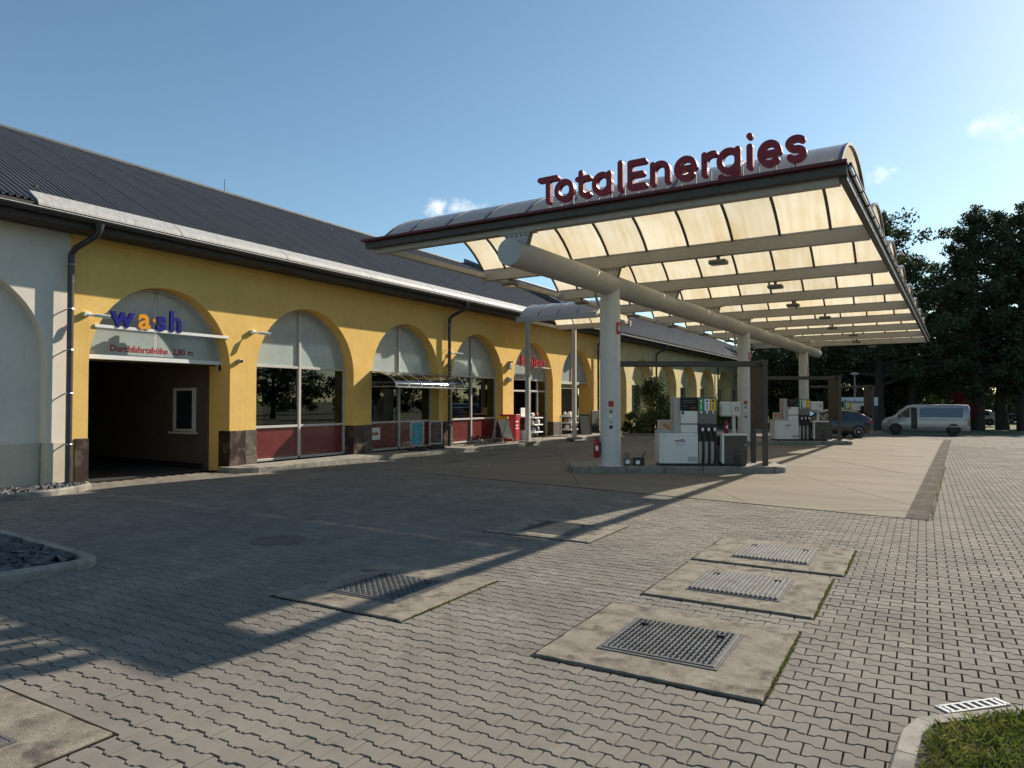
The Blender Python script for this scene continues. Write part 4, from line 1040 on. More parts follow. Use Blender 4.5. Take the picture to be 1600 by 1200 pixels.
def rack(x, y, label, items):
    t = thing('display_rack', label, 'rack', (x, y, .126), 0, 'goods racks by the entrance')
    for sx in (-.28, .28):
        for sy in (-.38, .38): mb = MB(); mb.tube([(sx, sy, 0), (sx, sy, 1.0)], .015, 6); mb.build('upright', M['zinc_dark'], t)
    for k, z in enumerate((.28, .6, .9)):
        mb = MB(); mb.box((-.3, -.4, z), (.3, .4, z + .05), bev=.008); mb.build('shelf', M['white_card'], t)
    for k, z in enumerate((.33, .65, .95)):
        for j in range(4):
            mb = MB(); s = random.uniform(.08, .11); mb.lathe([(s * .6, 0), (s, .03), (s, .12), (s * .5, .19), (s * .3, .2)], (random.uniform(-.1, .12), -.3 + j * .2, z), 10); mb.build('goods', M[items[(j + k) % len(items)]], t, smooth=40)
rack(-14.75, 27.0, 'goods rack with purple packs left of the entrance doors', ['poster_teal', 'white_card', 'leaf_red'])
rack(-14.6, 30.3, 'goods rack with white bags right of the entrance doors', ['white_card', 'tan_card', 'white_card'])
cb = thing('chalk_board', 'dark chalk A-board standing right of the goods rack', 'sign', (-14.35, 31.5, .126), R_(-20))
for s in (-1, 1):
    T = Matrix.Translation((0, 0, .98)) @ Matrix.Rotation(R_(9 * s), 4, 'Y'); mb = MB(); mb.box((-.015, -.32, -.98), (.015, .32, 0), M_=T); o = mb.build('board', M['chalk'], cb)
    f_ = MB()
    for lo, hi in (((-.02, -.35, -.98), (.02, -.32, .0)), ((-.02, .32, -.98), (.02, .35, 0)), ((-.02, -.35, .0), (.02, .35, .03))): f_.box(lo, hi, M_=T)
    f_.build('frame', M['soffit'], cb)
db = thing('dark_board', 'dark upright board leaning by the last yellow pier', 'board', (-15.1, 34.5, .126)); mb = MB(); mb.box((-.03, -.45, 0), (.03, .45, 1.15), bev=.01); mb.build('panel', M['chalk'], db); mb = MB(); mb.box((-.25, -.4, 0), (.25, .4, .05)); mb.build('foot', M['black'], db)

# ------------------------------------------------------------------ forecourt canopy (local x = across, y = along)
can = thing('forecourt_canopy', 'wide forecourt canopy with translucent barrel vaults on a round steel spine', 'canopy', C1, -TH)
BAY = 4.39; U0 = -4.39; NB = 9; VL, VR = -3.86, 5.90; TZ = 4.73
BZ0, BZ1 = 5.17, 5.47
mb = MB(); mb.tube([(0, -4.75, TZ), (0, 31.0, TZ)], .272, 40); mb.build('spine_tube', M['steel_paint'], can, smooth=40)
for uc in COLS:
    mb = MB(); mb.lathe([(.30, .10), (.30, .17), (.258, .19), (.258, 2.755), (.252, 2.76), (.252, 2.775), (.258, 2.78), (.258, 4.25), (.245, 4.27), (.245, TZ)], (0, uc, 0), 40)
    mb.build('column', M['col_paint'], can, smooth=30)
    mb = MB(); mb.tube([(-.12, uc - .22, 4.86), (-.34, uc - .26, 4.86), (-.36, uc - .27, 4.78), (-.33, uc - .1, 4.4), (-.3, uc - .03, 4.2)], .035, 8); mb.build('drain_elbow', M['steel_paint'], can, smooth=40)
for k in range(NB):
    u = U0 + BAY * k
    mb = MB(); f = .16; tf = .022
    mb.box((VL, u - .01, BZ0 + tf), (VR, u + .01, BZ1 - tf)); mb.box((VL, u - .10, BZ0), (VR, u + .10, BZ0 + tf), bev=.003); mb.box((VL, u - .10, BZ1 - tf), (VR, u + .10, BZ1), bev=.003)
    mb.box((VL, u - .092, BZ0 + tf + .002), (VR, u - .075, BZ1 - tf - .002)); mb.box((VL, u + .075, BZ0 + tf + .002), (VR, u + .092, BZ1 - tf - .002))
    mb.box((VL - .012, u - .10, BZ0 + .002), (VL - .001, u + .10, BZ1 - .002)); mb.box((VR + .001, u - .10, BZ0 + .002), (VR + .012, u + .10, BZ1 - .002))
    mb.build('cross_beam', M['steel_paint'], can)
    sd = MB()
    for s in (-1, 1): sd.prism([(-.30, BZ0 - .001), (-.22, 4.90), (.22, 4.90), (.30, BZ0 - .001)], -.008, .008, M_=Matrix.Translation((0, u + s * .07, 0)) @ Matrix.Rotation(R_(90), 4, 'X'))
    sd.box((-.38, u - .11, BZ0 - .022), (.38, u + .11, BZ0 - .002))
    so = sd.build('saddle', M['steel_paint'], can)
    bo = MB()
    for s in (-1, 1):
        for j in range(5): bo.box((-.22 + j * .11 - .012, u + s * .092 - .012, BZ0 - .085), (-.22 + j * .11 + .012, u + s * .092 + .012, BZ0 - .06))
    bo.build('bolt', M['zinc_dark'], so)
# vault ribs and panels
chord = BAY - .20; rise = .90; rad = (chord * chord / 4 + rise * rise) / (2 * rise); half = math.asin(chord / 2 / rad)
def vz(t): a = -half + 2 * half * t; return (rad * math.sin(a), BZ1 + .012 + rad * math.cos(a) - (rad - rise))
rib_v = [VL + .02] + [1.035 * k for k in range(-3, 6)] + [VR - .02]
NS = 16
def panel_mesh(w):
    vs = []
    for i in range(NS + 1): y, z = vz(i / NS); vs += [(-w / 2, y, z), (w / 2, y, z)]
    mbp = MB(); mbp.add(vs, [(2 * i, 2 * i + 1, 2 * i + 3, 2 * i + 2) for i in range(NS)]); return mbp.mesh('vault_panel', M['vault'], smooth=80)
pm = {}
ribm = MB()
for i in range(NS):
    (ya, za), (yb, zb) = vz(i / NS), vz((i + 1) / NS); d = .035
    vs = [(sx, y, z + dz) for (y, z) in ((ya, za), (yb, zb)) for sx in (-.03, .03) for dz in (-d, .012)]
    ribm.add(vs, [(0, 4, 5, 1), (2, 3, 7, 6), (0, 2, 6, 4), (1, 5, 7, 3)])
rm = ribm.mesh('vault_rib', M['rib'], smooth=False)
for k in range(NB - 1):
    uc = U0 + BAY * (k + .5)
    for v in rib_v: obj('vault_rib', rm, can, (v, uc, 0))
    for a, b in zip(rib_v[:-1], rib_v[1:]):
        w = round(b - a - .06, 3)
        if w not in pm: pm[w] = panel_mesh(w)
        obj('vault_panel', pm[w], can, ((a + b) / 2, uc, 0))
# edge members
for k in range(NB - 1):
    u = U0 + BAY * k
    mb = MB(); mb.box((VL + .02, u + .105, BZ0 + .06), (VL + .14, u + BAY - .105, BZ0 + .19), bev=.006); mb.build('edge_beam', M['steel_paint'], can)
mb = MB(); mb.box((VL - .1, U0 - .27, 5.265), (VR + .14, U0 - .115, 5.40), bev=.006); mb.build('front_fascia', M['fascia'], can)
mb = MB(); mb.box((VL - .13, U0 - .385, 5.402), (VR + .16, U0 - .11, 5.455), bev=.006); mb.build('fascia_cap', M['dark_red'], can)
mb = MB(); mb.box((VR + .016, U0 - .112, 5.20), (VR + .13, U0 + BAY * 8 + .2, 5.43), bev=.006); mb.build('side_fascia', M['fascia'], can)
mb = MB(); mb.box((VR + .02, U0 - .108, 5.433), (VR + .20, U0 + BAY * 8 + .2, 5.47), bev=.006); mb.build('side_cap', M['dark_red'], can)
mb = MB(); mb.tube([(VR + .165, U0 - .1, 5.385), (VR + .165, U0 + BAY * 8 + .2, 5.385)], .032, 10); sp = mb.build('side_pipe', M['chrome'], can, smooth=40)
for k in range(34):
    mb = MB(); mb.box((VR + .128, U0 + .3 + k, 5.345), (VR + .205, U0 + .33 + k, 5.425)); mb.build('pipe_clip', M['zinc_dark'], sp)
# luminaires under the beams
for k in range(1, NB):
    u = U0 + BAY * k
    for v in ((-3.0, 2.75) if k % 2 else (-3.0, 3.1)):
        mb = MB(); mb.box((v - .035, u - .035, BZ0 - .10), (v + .035, u + .035, BZ0 - .002)); mb.box((v - .2, u - .14, BZ0 - .20), (v + .2, u + .14, BZ0 - .10), bev=.02)
        lo = mb.build('luminaire', M['pump_grey'], can)
        mb = MB(); mb.box((v - .16, u - .1, BZ0 - .206), (v + .16, u + .1, BZ0 - .201)); mb.build('lens', M['headlamp'], lo)

# red plates and stickers on the columns
for i, uc in enumerate(COLS):
    an = R_(-62)                                   # towards the yard
    for q, (zz, h) in enumerate([(3.62, .30)] if i < 2 else [(3.62, .26), (3.28, .26)]):
        T = Matrix.Translation((0, uc, zz)) @ Matrix.Rotation(an + R_(48), 4, 'Z')
        mb = MB(); mb.box((.262, -.075, -h / 2), (.285, .075, h / 2), M_=T, bev=.01); po = mb.build('number_plate', M['red_bright'], can)
        mb = MB(); mb.box((.286, -.02, -h * .22), (.288, .02, h * .22), M_=T); mb.build('number_print', M['white_card'], po)
    T = Matrix.Translation((0, uc, 1.72)) @ Matrix.Rotation(an, 4, 'Z')
    mb = MB(); mb.box((.257, -.065, -.07), (.264, .065, .07), M_=T); mb.build('sticker', M['red_bright'], can)
    for j, mm in enumerate(('pump_grey', 'white_card', 'pump_lgrey', 'black')):
        T = Matrix.Translation((0, uc, 1.53 - j * .13)) @ Matrix.Rotation(an, 4, 'Z')
        mb = MB(); mb.lathe([(.045, 0), (.045, .006)], (0, 0, 0), 14); me = mb.mesh('sticker', M[mm]); me.transform(T @ Matrix.Translation((.2585, 0, 0)) @ Matrix.Rotation(R_(90), 4, 'Y')); obj('sticker', me, can)

# ------------------------------------------------------------------ red letter sign on the canopy edge
sg = thing('canopy_sign', 'large dark red raised letters standing on the canopy front edge', 'sign', C1, -TH)
yf, yb2 = U0 - .30, U0 - .19
def letter(parts):
    mb = MB()
    for i, (pts, closed) in enumerate(parts): ribbon(mb, pts, .101, yf - .002 * i, yb2 + .002 * i, 0, 0, closed=closed)
    return mb.build('letter', M['red_sign'], sg)
zb, zx, zc = 5.61, 5.94, 6.045          # stroke centre lines: baseline, x-height, cap height
def ell(l, r, z0=zb, z1=zx): return arcpts((l + r) / 2, (z0 + z1) / 2, (r - l) / 2 - .05, (z1 - z0) / 2, 0, 360, 28)[:-1]
letter([([(.66, zc), (1.02, zc)], 0), ([(.845, zc), (.845, zb)], 0)])
letter([(ell(.98, 1.40), 1)])
letter([([(1.545, zc + .0), (1.545, 5.73)] + arcpts(1.645, 5.71, .10, .10, 180, 300, 8), 0), ([(1.475, zx - .01), (1.70, zx - .01)], 0)])
letter([(ell(1.77, 2.17), 1), ([(2.115, zx), (2.115, zb)], 0)])
letter([([(2.335, zc + .04), (2.335, zb)], 0)])
letter([([(2.525, zc), (2.525, zb)], 0), ([(2.525, zc), (2.79, zc)], 0), ([(2.525, (zb + zc) / 2), (2.75, (zb + zc) / 2)], 0), ([(2.525, zb), (2.79, zb)], 0)])
letter([([(2.95, zx), (2.95, zb)], 0), ([(2.95, 5.80)] + arcpts(3.085, 5.80, .135, .14, 180, 0, 12) + [(3.22, zb)], 0)])
def e_(l, r): cx, cz = (l + r) / 2, (zb + zx) / 2; rx = (r - l) / 2 - .05; return [([(cx - rx, cz), (cx + rx, cz)], 0), (arcpts(cx, cz, rx, (zx - zb) / 2, 0, 315, 24), 0)]
letter(e_(3.335, 3.745))
letter([([(3.865, zx), (3.865, zb)], 0), ([(3.865, 5.80)] + arcpts(4.0, 5.80, .135, .14, 180, 75, 8), 0)])
letter([(ell(4.07, 4.47), 1), ([(4.415, zx), (4.415, 5.57)] + arcpts(4.27, 5.57, .145, .11, 0, -150, 12), 0)])
letter([([(4.61, zx), (4.61, zb)], 0), ([(4.609, 6.115), (4.611, 6.115)], 0)])
letter(e_(4.73, 5.11))
def s_(l, r): cx = (l + r) / 2; rx = (r - l) / 2 - .055; q = (zx - zb) / 4; return [(arcpts(cx, zx - q, rx, q, 35, 265, 14) + arcpts(cx, zb + q, rx, q, 85, -145, 14), 0)]
letter(s_(5.155, 5.485))
mb = MB(); mb.box((.80, U0 - .265, 5.458), (5.50, U0 - .225, 5.488)); mb.build('rail', M['pump_lgrey'], sg)
for v in np.arange(.845, 5.5, .26):
    mb = MB(); mb.box((v - .012, U0 - .255, 5.486), (v + .012, U0 - .235, 5.66)); mb.build('strut', M['pump_lgrey'], sg)

# ------------------------------------------------------------------ small entry canopy between shop and forecourt
ent = thing('entry_canopy', 'small barrel vault walkway canopy on square posts before the shop entrance', 'canopy', (0, 0, 0))
EX0, EX1 = -14.3, -10.75
def epost(x, y, zt):
    mb = MB(); mb.box((x - .085, y - .085, .12), (x + .085, y + .085, zt), bev=.008); mb.build('post', M['steel_paint'], ent)
    mb = MB(); mb.lathe([(.36, .10), (.36, .165), (.33, .18)], (x, y, 0), 24); mb.build('post_foot', M['kerb_dark'], ent)
EY = [24.82, 28.36]
for y in EY:
    epost(-13.79 if y < 26 else -13.4, y, 4.98)
    mb = MB(); mb.box((EX0, y - .09, 4.985), (EX1, y + .09, 5.20), bev=.006); mb.build('beam', M['steel_paint'], ent)
for x in (EX0 + .08, EX1 - .1): mb = MB(); mb.box((x - .05, EY[0] + .092, 5.05), (x + .05, EY[1] - .092, 5.17)); mb.build('tie_bar', M['steel_paint'], ent)
ch2 = EY[1] - EY[0] - .12; ri2 = .68; ra2 = (ch2 * ch2 / 4 + ri2 * ri2) / (2 * ri2); hf2 = math.asin(ch2 / 2 / ra2); ymid = sum(EY) / 2
def ev(t): a = -hf2 + 2 * hf2 * t; return (ymid + ra2 * math.sin(a), 5.205 + ra2 * math.cos(a) - (ra2 - ri2))
xr = np.linspace(EX0 + .05, EX1 - .05, 5)
for i, x in enumerate(xr):
    mb = MB(); mb.tube([(x, *ev(t / 14)) for t in range(15)], .025, 6); mb.build('rib', M['rib'], ent)
    if i < 4:
        x2 = xr[i + 1]; vs = []
        for t in range(15): y, z = ev(t / 14); vs += [(x + .02, y, z), (x2 - .02, y, z)]
        mb = MB(); mb.add(vs, [(2 * t, 2 * t + 1, 2 * t + 3, 2 * t + 2) for t in range(14)]); mb.build('vault_panel', M['vault'], ent, smooth=80)

# ------------------------------------------------------------------ pump islands (local x along the island, y to the rear)
RZ = math.atan2(EA.y, EA.x); ZI = .17
def at_isl(uc, e=0, n=0, z=0.): p = cuv(uc, 0) + EA * e + NA * n; return (p.x, p.y, float(gz(p.x, p.y)) * 1.0 + z)
def island(uc, label):
    t = thing('pump_island', label, 'traffic island', at_isl(uc), RZ, 'raised pump islands')
    x0, x1, y0, y1, r = -1.0, 4.42, -.32, 1.28, .42
    out = []
    for cx, cy, a0 in ((x1 - r, y0 + r, -90), (x1 - r, y1 - r, 0), (x0 + r, y1 - r, 90), (x0 + r, y0 + r, 180)): out += arcpts(cx, cy, r, r, a0, a0 + 90, 6)
    mb = MB(); n = len(out); cx, cy = (x0 + x1) / 2, (y0 + y1) / 2
    ins = [(x + (.02 if x < cx else -.02), y + (.02 if y < cy else -.02)) for x, y in out]
    vs = [(x, y, -.25) for x, y in out] + [(x, y, ZI - .03) for x, y in out] + [(x, y, ZI - .003) for x, y in ins]
    mb.add(vs, [(i, (i + 1) % n, n + (i + 1) % n, n + i) for i in range(n)] + [(n + i, n + (i + 1) % n, 2 * n + (i + 1) % n, 2 * n + i) for i in range(n)] + [tuple(range(2 * n, 3 * n))])
    mb.build('kerb_ring', M['kerb_dark'], t)
    for x in (-.55, .35, 1.3, 2.25, 3.1, 4.0): mb = MB(); mb.box((x - .006, y0 - .003, -.1), (x + .006, y0 + .12, ZI - .0015)); mb.build('kerb_joint', M['joint'], t)
    return t
island(COLS[0], 'nearest pump island kerb under the first canopy column'); island(COLS[1], 'middle pump island kerb under the second canopy column'); island(COLS[2], 'farthest pump island kerb under the third canopy column')

def emblem(mb, cx, cz, s, y):
    """two-tone ribbon emblem: red swoosh left, blue loop right (flat print)"""
    ribbon(mb, [(cx - .52 * s, cz + .04 * s), (cx - .34 * s, cz - .0 * s), (cx - .15 * s, cz + .06 * s), (cx + .02 * s, cz + .1 * s)], .12 * s, y - .0015, y, 0)
    ribbon(mb, [(cx - .25 * s, cz - .02 * s), (cx - .18 * s, cz - .12 * s), (cx - .16 * s, cz - .22 * s)], .10 * s, y - .002, y, 0)
    ribbon(mb, arcpts(cx + .30 * s, cz + .02 * s, .20 * s, .12 * s, -120, 200, 16), .11 * s, y - .0025, y, 1)
def pump(uc, label):
    t = thing('fuel_dispenser', label, 'fuel pump', at_isl(uc, 0, 0, ZI), RZ, 'fuel dispensers on the islands')
    x0, xm, x1, x2 = 1.20, 1.75, 2.17, 2.65; yf = -.14; yb_ = .45
    mb = MB(); mb.box((x0 + .04, yf + .05, -.005), (x2 - .01, yb_ - .04, .06)); mb.build('base', M['black'], t)
    mb = MB(); mb.box((x0, yf + .01, .06), (x1 - .004, yb_, .83), bev=.015); cab = mb.build('cabinet', M['pump_white'], t)
    mb = MB(); mb.box((x0 + .1, yf, .065), (x1 - .006, yf + .009, .80), bev=.003); fp = mb.build('front_panel', M['pump_white'], t)
    mb = MB(); mb.box((x0 - .01, yf - .005, .832), (x1 - .42, yb_ + .01, .86), bev=.006); mb.build('top_ledge', M['pump_lgrey'], t)
    mb = MB(); emblem(mb, (x0 + x1) / 2 + .03, .62, .235, yf - .0005); mb.build('emblem', [M['red_bright'], M['blue_card']], fp)
    mb = MB()
    for k in range(5): mb.box((x1 - .26, yf - .0015, .11 + k * .026), (x1 - .02, yf + .0, .122 + k * .026))
    mb.build('vent_slots', M['pump_grey'], fp)
    me = text_mesh('TotalEnergies', .042, .0006, .0, 'CENTER'); me.materials.clear(); me.materials.append(M['blue_card']); me.transform(Matrix.Translation(((x0 + x1) / 2 + .02, yf - .0012, .515)) @ Matrix.Rotation(R_(90), 4, 'X')); obj('lettering', me, fp)
    for x in (x0 + .14, x1 - .06): mb = MB(); mb.tube([(x, yf - .004, .755), (x, yf + .004, .755)], .013, 10); mb.build('lock', M['black'], fp)
    # upper head
    mb = MB(); mb.box((xm - .16, yf + .1, .833), (x1 - .004, yb_ - .03, 1.71), bev=.012); mb.build('head', M['pump_lgrey'], t)
    mb = MB(); mb.box((xm, yf + .02, .835), (x1 - .006, yf + .099, 1.02), bev=.006); mb.build('head_lower', M['pump_white'], t)
    mb = MB(); mb.box((xm, yf + .02, 1.06), (x1 - .006, yf + .099, 1.37), bev=.006); mb.build('terminal', M['pump_white'], t)
    mb = MB(); mb.box((xm, yf + .02, 1.38), (x1 - .006, yf + .099, 1.71), bev=.006); ds = mb.build('display', M['screen'], t)
    mb = MB()
    for z, w in ((1.63, .3), (1.58, .3), (1.49, .12)): mb.box((xm + .05, yf + .0185, z), (xm + .05 + w, yf + .0198, z + .012))
    mb.build('display_lines', M['pump_grey'], ds)
    mb = MB(); mb.box((xm + .26, yf + .0185, 1.43), (xm + .36, yf + .0198, 1.46)); mb.build('display_logo', M['red_bright'], ds)
    mb = MB(); mb.box((xm + .02, yf + .015, 1.29), (xm + .08, yf + .0195, 1.36)); mb.build('card_slot', M['black'], ds)
    mb = MB(); mb.box((xm - .161, yf + .16, 1.12), (xm - .1605, yf + .28, 1.3)); mb.build('side_sticker', M['tan_card'], t)
    # nozzle column
    mb = MB(); mb.box((x1 + .002, yf + .04, .04), (x2, yb_ - .02, 1.715), bev=.01); mb.build('nozzle_column', M['pump_grey'], t)
    mb = MB(); mb.box((x1 + .012, yf + .02, .62), (x2 - .012, yf + .039, 1.05), bev=.006); mb.build('nozzle_bay', M['black'], t)
    for k, (mm, m2) in enumerate((('green_card', 'white_card'), ('white_card', 'blue_card'), ('yellow_card', 'black'))):
        x = x1 + .025 + k * .15
        mb = MB(); mb.box((x, yf + .028, 1.38), (x + .128, yf + .039, 1.67)); cd = mb.build('grade_card', M[mm], t)
        mb = MB(); mb.lathe([(.03, 0), (.03, .001)], n=14); me = mb.mesh('grade_mark', M[m2]); me.transform(Matrix.Translation((x + .064, yf + .0275, 1.62)) @ Matrix.Rotation(R_(90), 4, 'X')); obj('grade_mark', me, cd)
        mb = MB(); mb.box((x + .05, yf + .027, 1.41), (x + .075, yf + .0278, 1.56)); mb.build('grade_number', M[m2], cd)
        mb = MB(); mb.box((x + .045, yf + .03, 1.31), (x + .085, yf + .039, 1.37)); mb.build('grade_tab', M['white_card'], cd)
        # nozzle: body, lever guard and spout
        nb = MB(); xc = x + .07
        nb.tube([(xc, yf - .03, .98), (xc + .005, yf - .05, .90), (xc + .015, yf - .03, .80)], [.022, .034, .028], 10); nb.tube([(xc - .02, yf + .02, .93), (xc, yf - .04, .98)], [.012, .018], 8)
        no = nb.build('nozzle', M['black'], t, smooth=40)
        nb = MB(); nb.box((xc - .028, yf - .088, .87), (xc + .03, yf - .065, .955), bev=.01); nb.build('nozzle_cover', M['white_card'], no)
        hb = MB(); hb.tube([(xc + .015, yf - .03, .80), (xc + .03, yf - .05, .6), (xc + .01, yf - .06, .25), (xc - .02, yf - .05, .08), (xc + .03, yf - .03, .05), (xc + .05, yf, .3), (xc + .045, yf + .03, .6)], .016, 8); hb.build('hose', M['rubber'], t, smooth=60)
        mb = MB(); mb.box((x + .0, yf + .026, .06), (x + .075, yf + .0395, .60), bev=.004); mb.build('hose_guard', M['pump_lgrey'], t)
    return t
PL_ = ['nearest white fuel dispenser with green, white and yellow grade cards', 'second white fuel dispenser, beside the middle canopy column', 'third white fuel dispenser, behind the parked black car']
p0 = pump(COLS[0], PL_[0]); 
for k in (1, 2): copy_tree(p0, PL_[k], at_isl(COLS[k], 0, 0, ZI))
# framed picture on the pump cabinet
t = thing('picture_box', 'framed snack picture standing on the nearest dispenser cabinet', 'sign', at_isl(0, 1.40, .1, ZI + .861), RZ, 'picture boxes on the dispensers')
fr = MB()
for lo, hi in (((-.19, -.05, 0), (-.16, .05, .28)), ((.16, -.05, 0), (.19, .05, .28)), ((-.16, -.05, .25), (.16, .05, .28)), ((-.16, -.05, 0), (.16, .05, .03))): fr.box(lo, hi)
fr.build('frame', M['pump_lgrey'], t); mb = MB(); mb.box((-.16, -.03, .03), (.16, .03, .25)); mb.build('picture', M['tan_card'], t)
for k, lb in ((1, 'framed snack picture standing on the second dispenser cabinet'), (2, 'framed snack picture standing on the third dispenser cabinet')): copy_tree(t, lb, at_isl(COLS[k], 1.40, .1, ZI + .861))
# waste cabinet
def bin_(uc, label):
    t = thing('waste_cabinet', label, 'bin', at_isl(uc, 3.06, .12, ZI), RZ, 'waste cabinets beside the dispensers')
    mb = MB(); mb.box((-.28, -.26, -.005), (.30, .26, .05)); mb.build('plinth', M['black'], t)
    mb = MB(); mb.box((-.33, -.28, .05), (.33, .28, .80), bev=.05); mb.build('body', M['pump_lgrey'], t)
    mb = MB(); mb.box((-.25, -.292, .055), (.32, -.281, .755), bev=.02); pnl = mb.build('front_panel', M['bin_front'], t)
    for lo, hi in (((-.30, -.295, .06), (-.255, -.282, .76)), ((-.30, -.295, .762), (.33, -.282, .80))): mb = MB(); mb.box(lo, hi, bev=.005); mb.build('edge_trim', M['white_plastic'], t)
    mb = MB(); mb.box((-.338, -.2, .5), (-.328, .2, .74), bev=.004); mb.build('slot', M['black'], t)
    # pot plant pictogram on the front
    mb = MB(); mb.prism([(-.02, .06), (.14, .06), (.17, .28), (-.05, .28)], 0, .002, M_=Matrix.Translation((0, -.2925, 0)) @ Matrix.Rotation(R_(90), 4, 'X'))
    ribbon(mb, [(.06, .28), (.055, .40)], .012, -.2965, -.293); ribbon(mb, [(.055, .34), (-.01, .37), (.0, .40)], .025, -.297, -.293); ribbon(mb, [(.055, .34), (.11, .37), (.11, .41)], .025, -.2975, -.293); ribbon(mb, [(.05, .415), (.06, .42)], .045, -.298, -.293)
    mb.build('plant_print', M['black'], pnl)
    mb = MB(); mb.box((.27, -.298, .5), (.29, -.2925, .54)); mb.build('lock', M['chrome'], pnl)
    return t
b0 = bin_(COLS[0], 'dark fronted waste cabinet at the end of the nearest island')
copy_tree(b0, 'dark fronted waste cabinet at the end of the middle island', at_isl(COLS[1], 3.06, .12, ZI)); copy_tree(b0, 'dark fronted waste cabinet at the end of the farthest island', at_isl(COLS[2], 3.06, .12, ZI))
# portals: beam from the column to a tall board on two legs
def portal(uc, label):
    t = thing('number_portal', label, 'portal frame', at_isl(uc, 0, 0, 0), RZ, 'brown portal frames on the islands')
    for n_ in (-.12, .78): mb = MB(); mb.box((3.80, n_, ZI - .005), (3.92, n_ + .10, 1.12), bev=.006); mb.build('leg', M['portal'], t)
    mb = MB(); mb.box((3.80, -.12, 1.122), (3.92, .88, 2.70), bev=.008); mb.build('board', M['portal'], t)
    mb = MB(); mb.box((.24, .02, 2.66), (3.795, .20, 2.80), bev=.008); mb.box((3.78, -.13, 2.702), (3.93, .89, 2.82), bev=.008); mb.build('beam', M['portal'], t)
    return t
q0 = portal(COLS[0], 'brown portal frame spanning the nearest pump island'); copy_tree(q0, 'brown portal frame spanning the middle pump island', at_isl(COLS[1])); copy_tree(q0, 'brown portal frame spanning the farthest pump island', at_isl(COLS[2]))
# towel dispenser on a post
def towel(uc, label):
    t = thing('towel_dispenser', label, 'dispenser', at_isl(uc, 3.25, .75, ZI), RZ, 'white towel dispensers on posts')
    mb = MB(); mb.box((.05, .02, 0), (.13, .08, 1.6), bev=.006); mb.build('post', M['white_plastic'], t)
    mb = MB(); mb.box((-.30, -.16, 1.22), (.24, .018, 1.60), bev=.03); bd = mb.build('box', M['white_plastic'], t)
    mb = MB(); mb.box((-.045, -.163, 1.24), (-.037, -.159, 1.58)); mb.build('door_gap', M['black'], bd)
    mb = MB(); mb.box((.06, -.164, 1.36), (.15, -.160, 1.46)); mb.build('pictogram', M['red_bright'], bd); mb = MB(); mb.box((.085, -.166, 1.375), (.125, -.1645, 1.44)); mb.build('pictogram_mark', M['white_card'], bd)
    mb = MB(); mb.box((-.304, -.11, 1.34), (-.3005, -.05, 1.46)); mb.build('sticker', M['tan_card'], bd)
    return t
d0 = towel(COLS[0], 'white towel dispenser box between the nearest dispenser and portal'); copy_tree(d0, 'white towel dispenser box between the second dispenser and portal', at_isl(COLS[1], 3.25, .75, ZI)); copy_tree(d0, 'white towel dispenser box on the farthest island', at_isl(COLS[2], 3.25, .75, ZI))
def extinguisher(loc, label, s=1., rz=0):
    t = thing('fire_extinguisher', label, 'extinguisher', loc, rz, 'red fire extinguishers')
    mb = MB(); mb.lathe([(.07 * s, 0), (.085 * s, .02 * s), (.085 * s, .40 * s), (.06 * s, .47 * s), (.03 * s, .50 * s), (.03 * s, .54 * s)], n=16); mb.build('bottle', M['red_bright'], t, smooth=40)
    mb = MB(); mb.box((-.02 * s, -.09 * s, .535 * s), (.02 * s, .05 * s, .57 * s)); mb.tube([(0, -.05 * s, .55 * s), (.05 * s, -.1 * s, .5 * s), (.07 * s, -.11 * s, .3 * s)], .012 * s, 6); mb.build('valve', M['black'], t)
    mb = MB(); mb.box((-.04 * s, -.0875 * s, .2 * s), (.04 * s, -.083 * s, .32 * s)); mb.build('label_plate', M['white_card'], t)
extinguisher(at_isl(COLS[0], -.36, -.08, .37), 'red fire extinguisher hung on the left of the nearest column', .92, RZ)
t_ = bpy.data.objects['fire_extinguisher']; mb = MB(); mb.box((.06, .0, .05), (.16, .03, .38)); mb.build('wall_bracket', M['zinc_dark'], t_)
extinguisher(at_isl(COLS[0], 2.98, .22, ZI + .80), 'red fire extinguisher standing on the nearest waste cabinet', .62, RZ)
# watering can and bucket by the first column
t = thing('water_can', 'grey water can standing next to the nearest column', 'can', at_isl(0, .42, -.02, ZI), RZ)
mb = MB(); mb.box((-.10, -.07, 0), (.10, .07, .22), bev=.03); mb.box((-.05, -.04, .22), (.05, .04, .28), bev=.02); mb.build('body', M['pump_grey'], t); mb = MB(); mb.box((-.05, -.073, .05), (.05, -.071, .14)); mb.build('paper_label', M['white_card'], t)
mb = MB(); mb.tube([(-.06, 0, .25), (-.07, 0, .31), (.03, 0, .31), (.06, 0, .24)], .012, 6); mb.build('handle', M['black'], t)
t = thing('wash_bucket', 'dark bucket with a squeegee handle beside the water can', 'bucket', at_isl(0, .70, -.02, ZI), RZ)
mb = MB(); mb.prism([(-.12, -.08), (.12, -.08), (.12, .08), (-.12, .08)], 0, .01); mb.box((-.14, -.09, .005), (.14, .09, .21), bev=.015); mb.build('tub', M['black'], t)
mb = MB(); mb.box((-.08, -.093, .04), (.02, -.091, .13)); mb.build('paper_label', M['white_card'], t); mb = MB(); mb.tube([(.04, 0, .15), (.19, 0, .34)], .013, 8); mb.build('squeegee', M['black'], t)

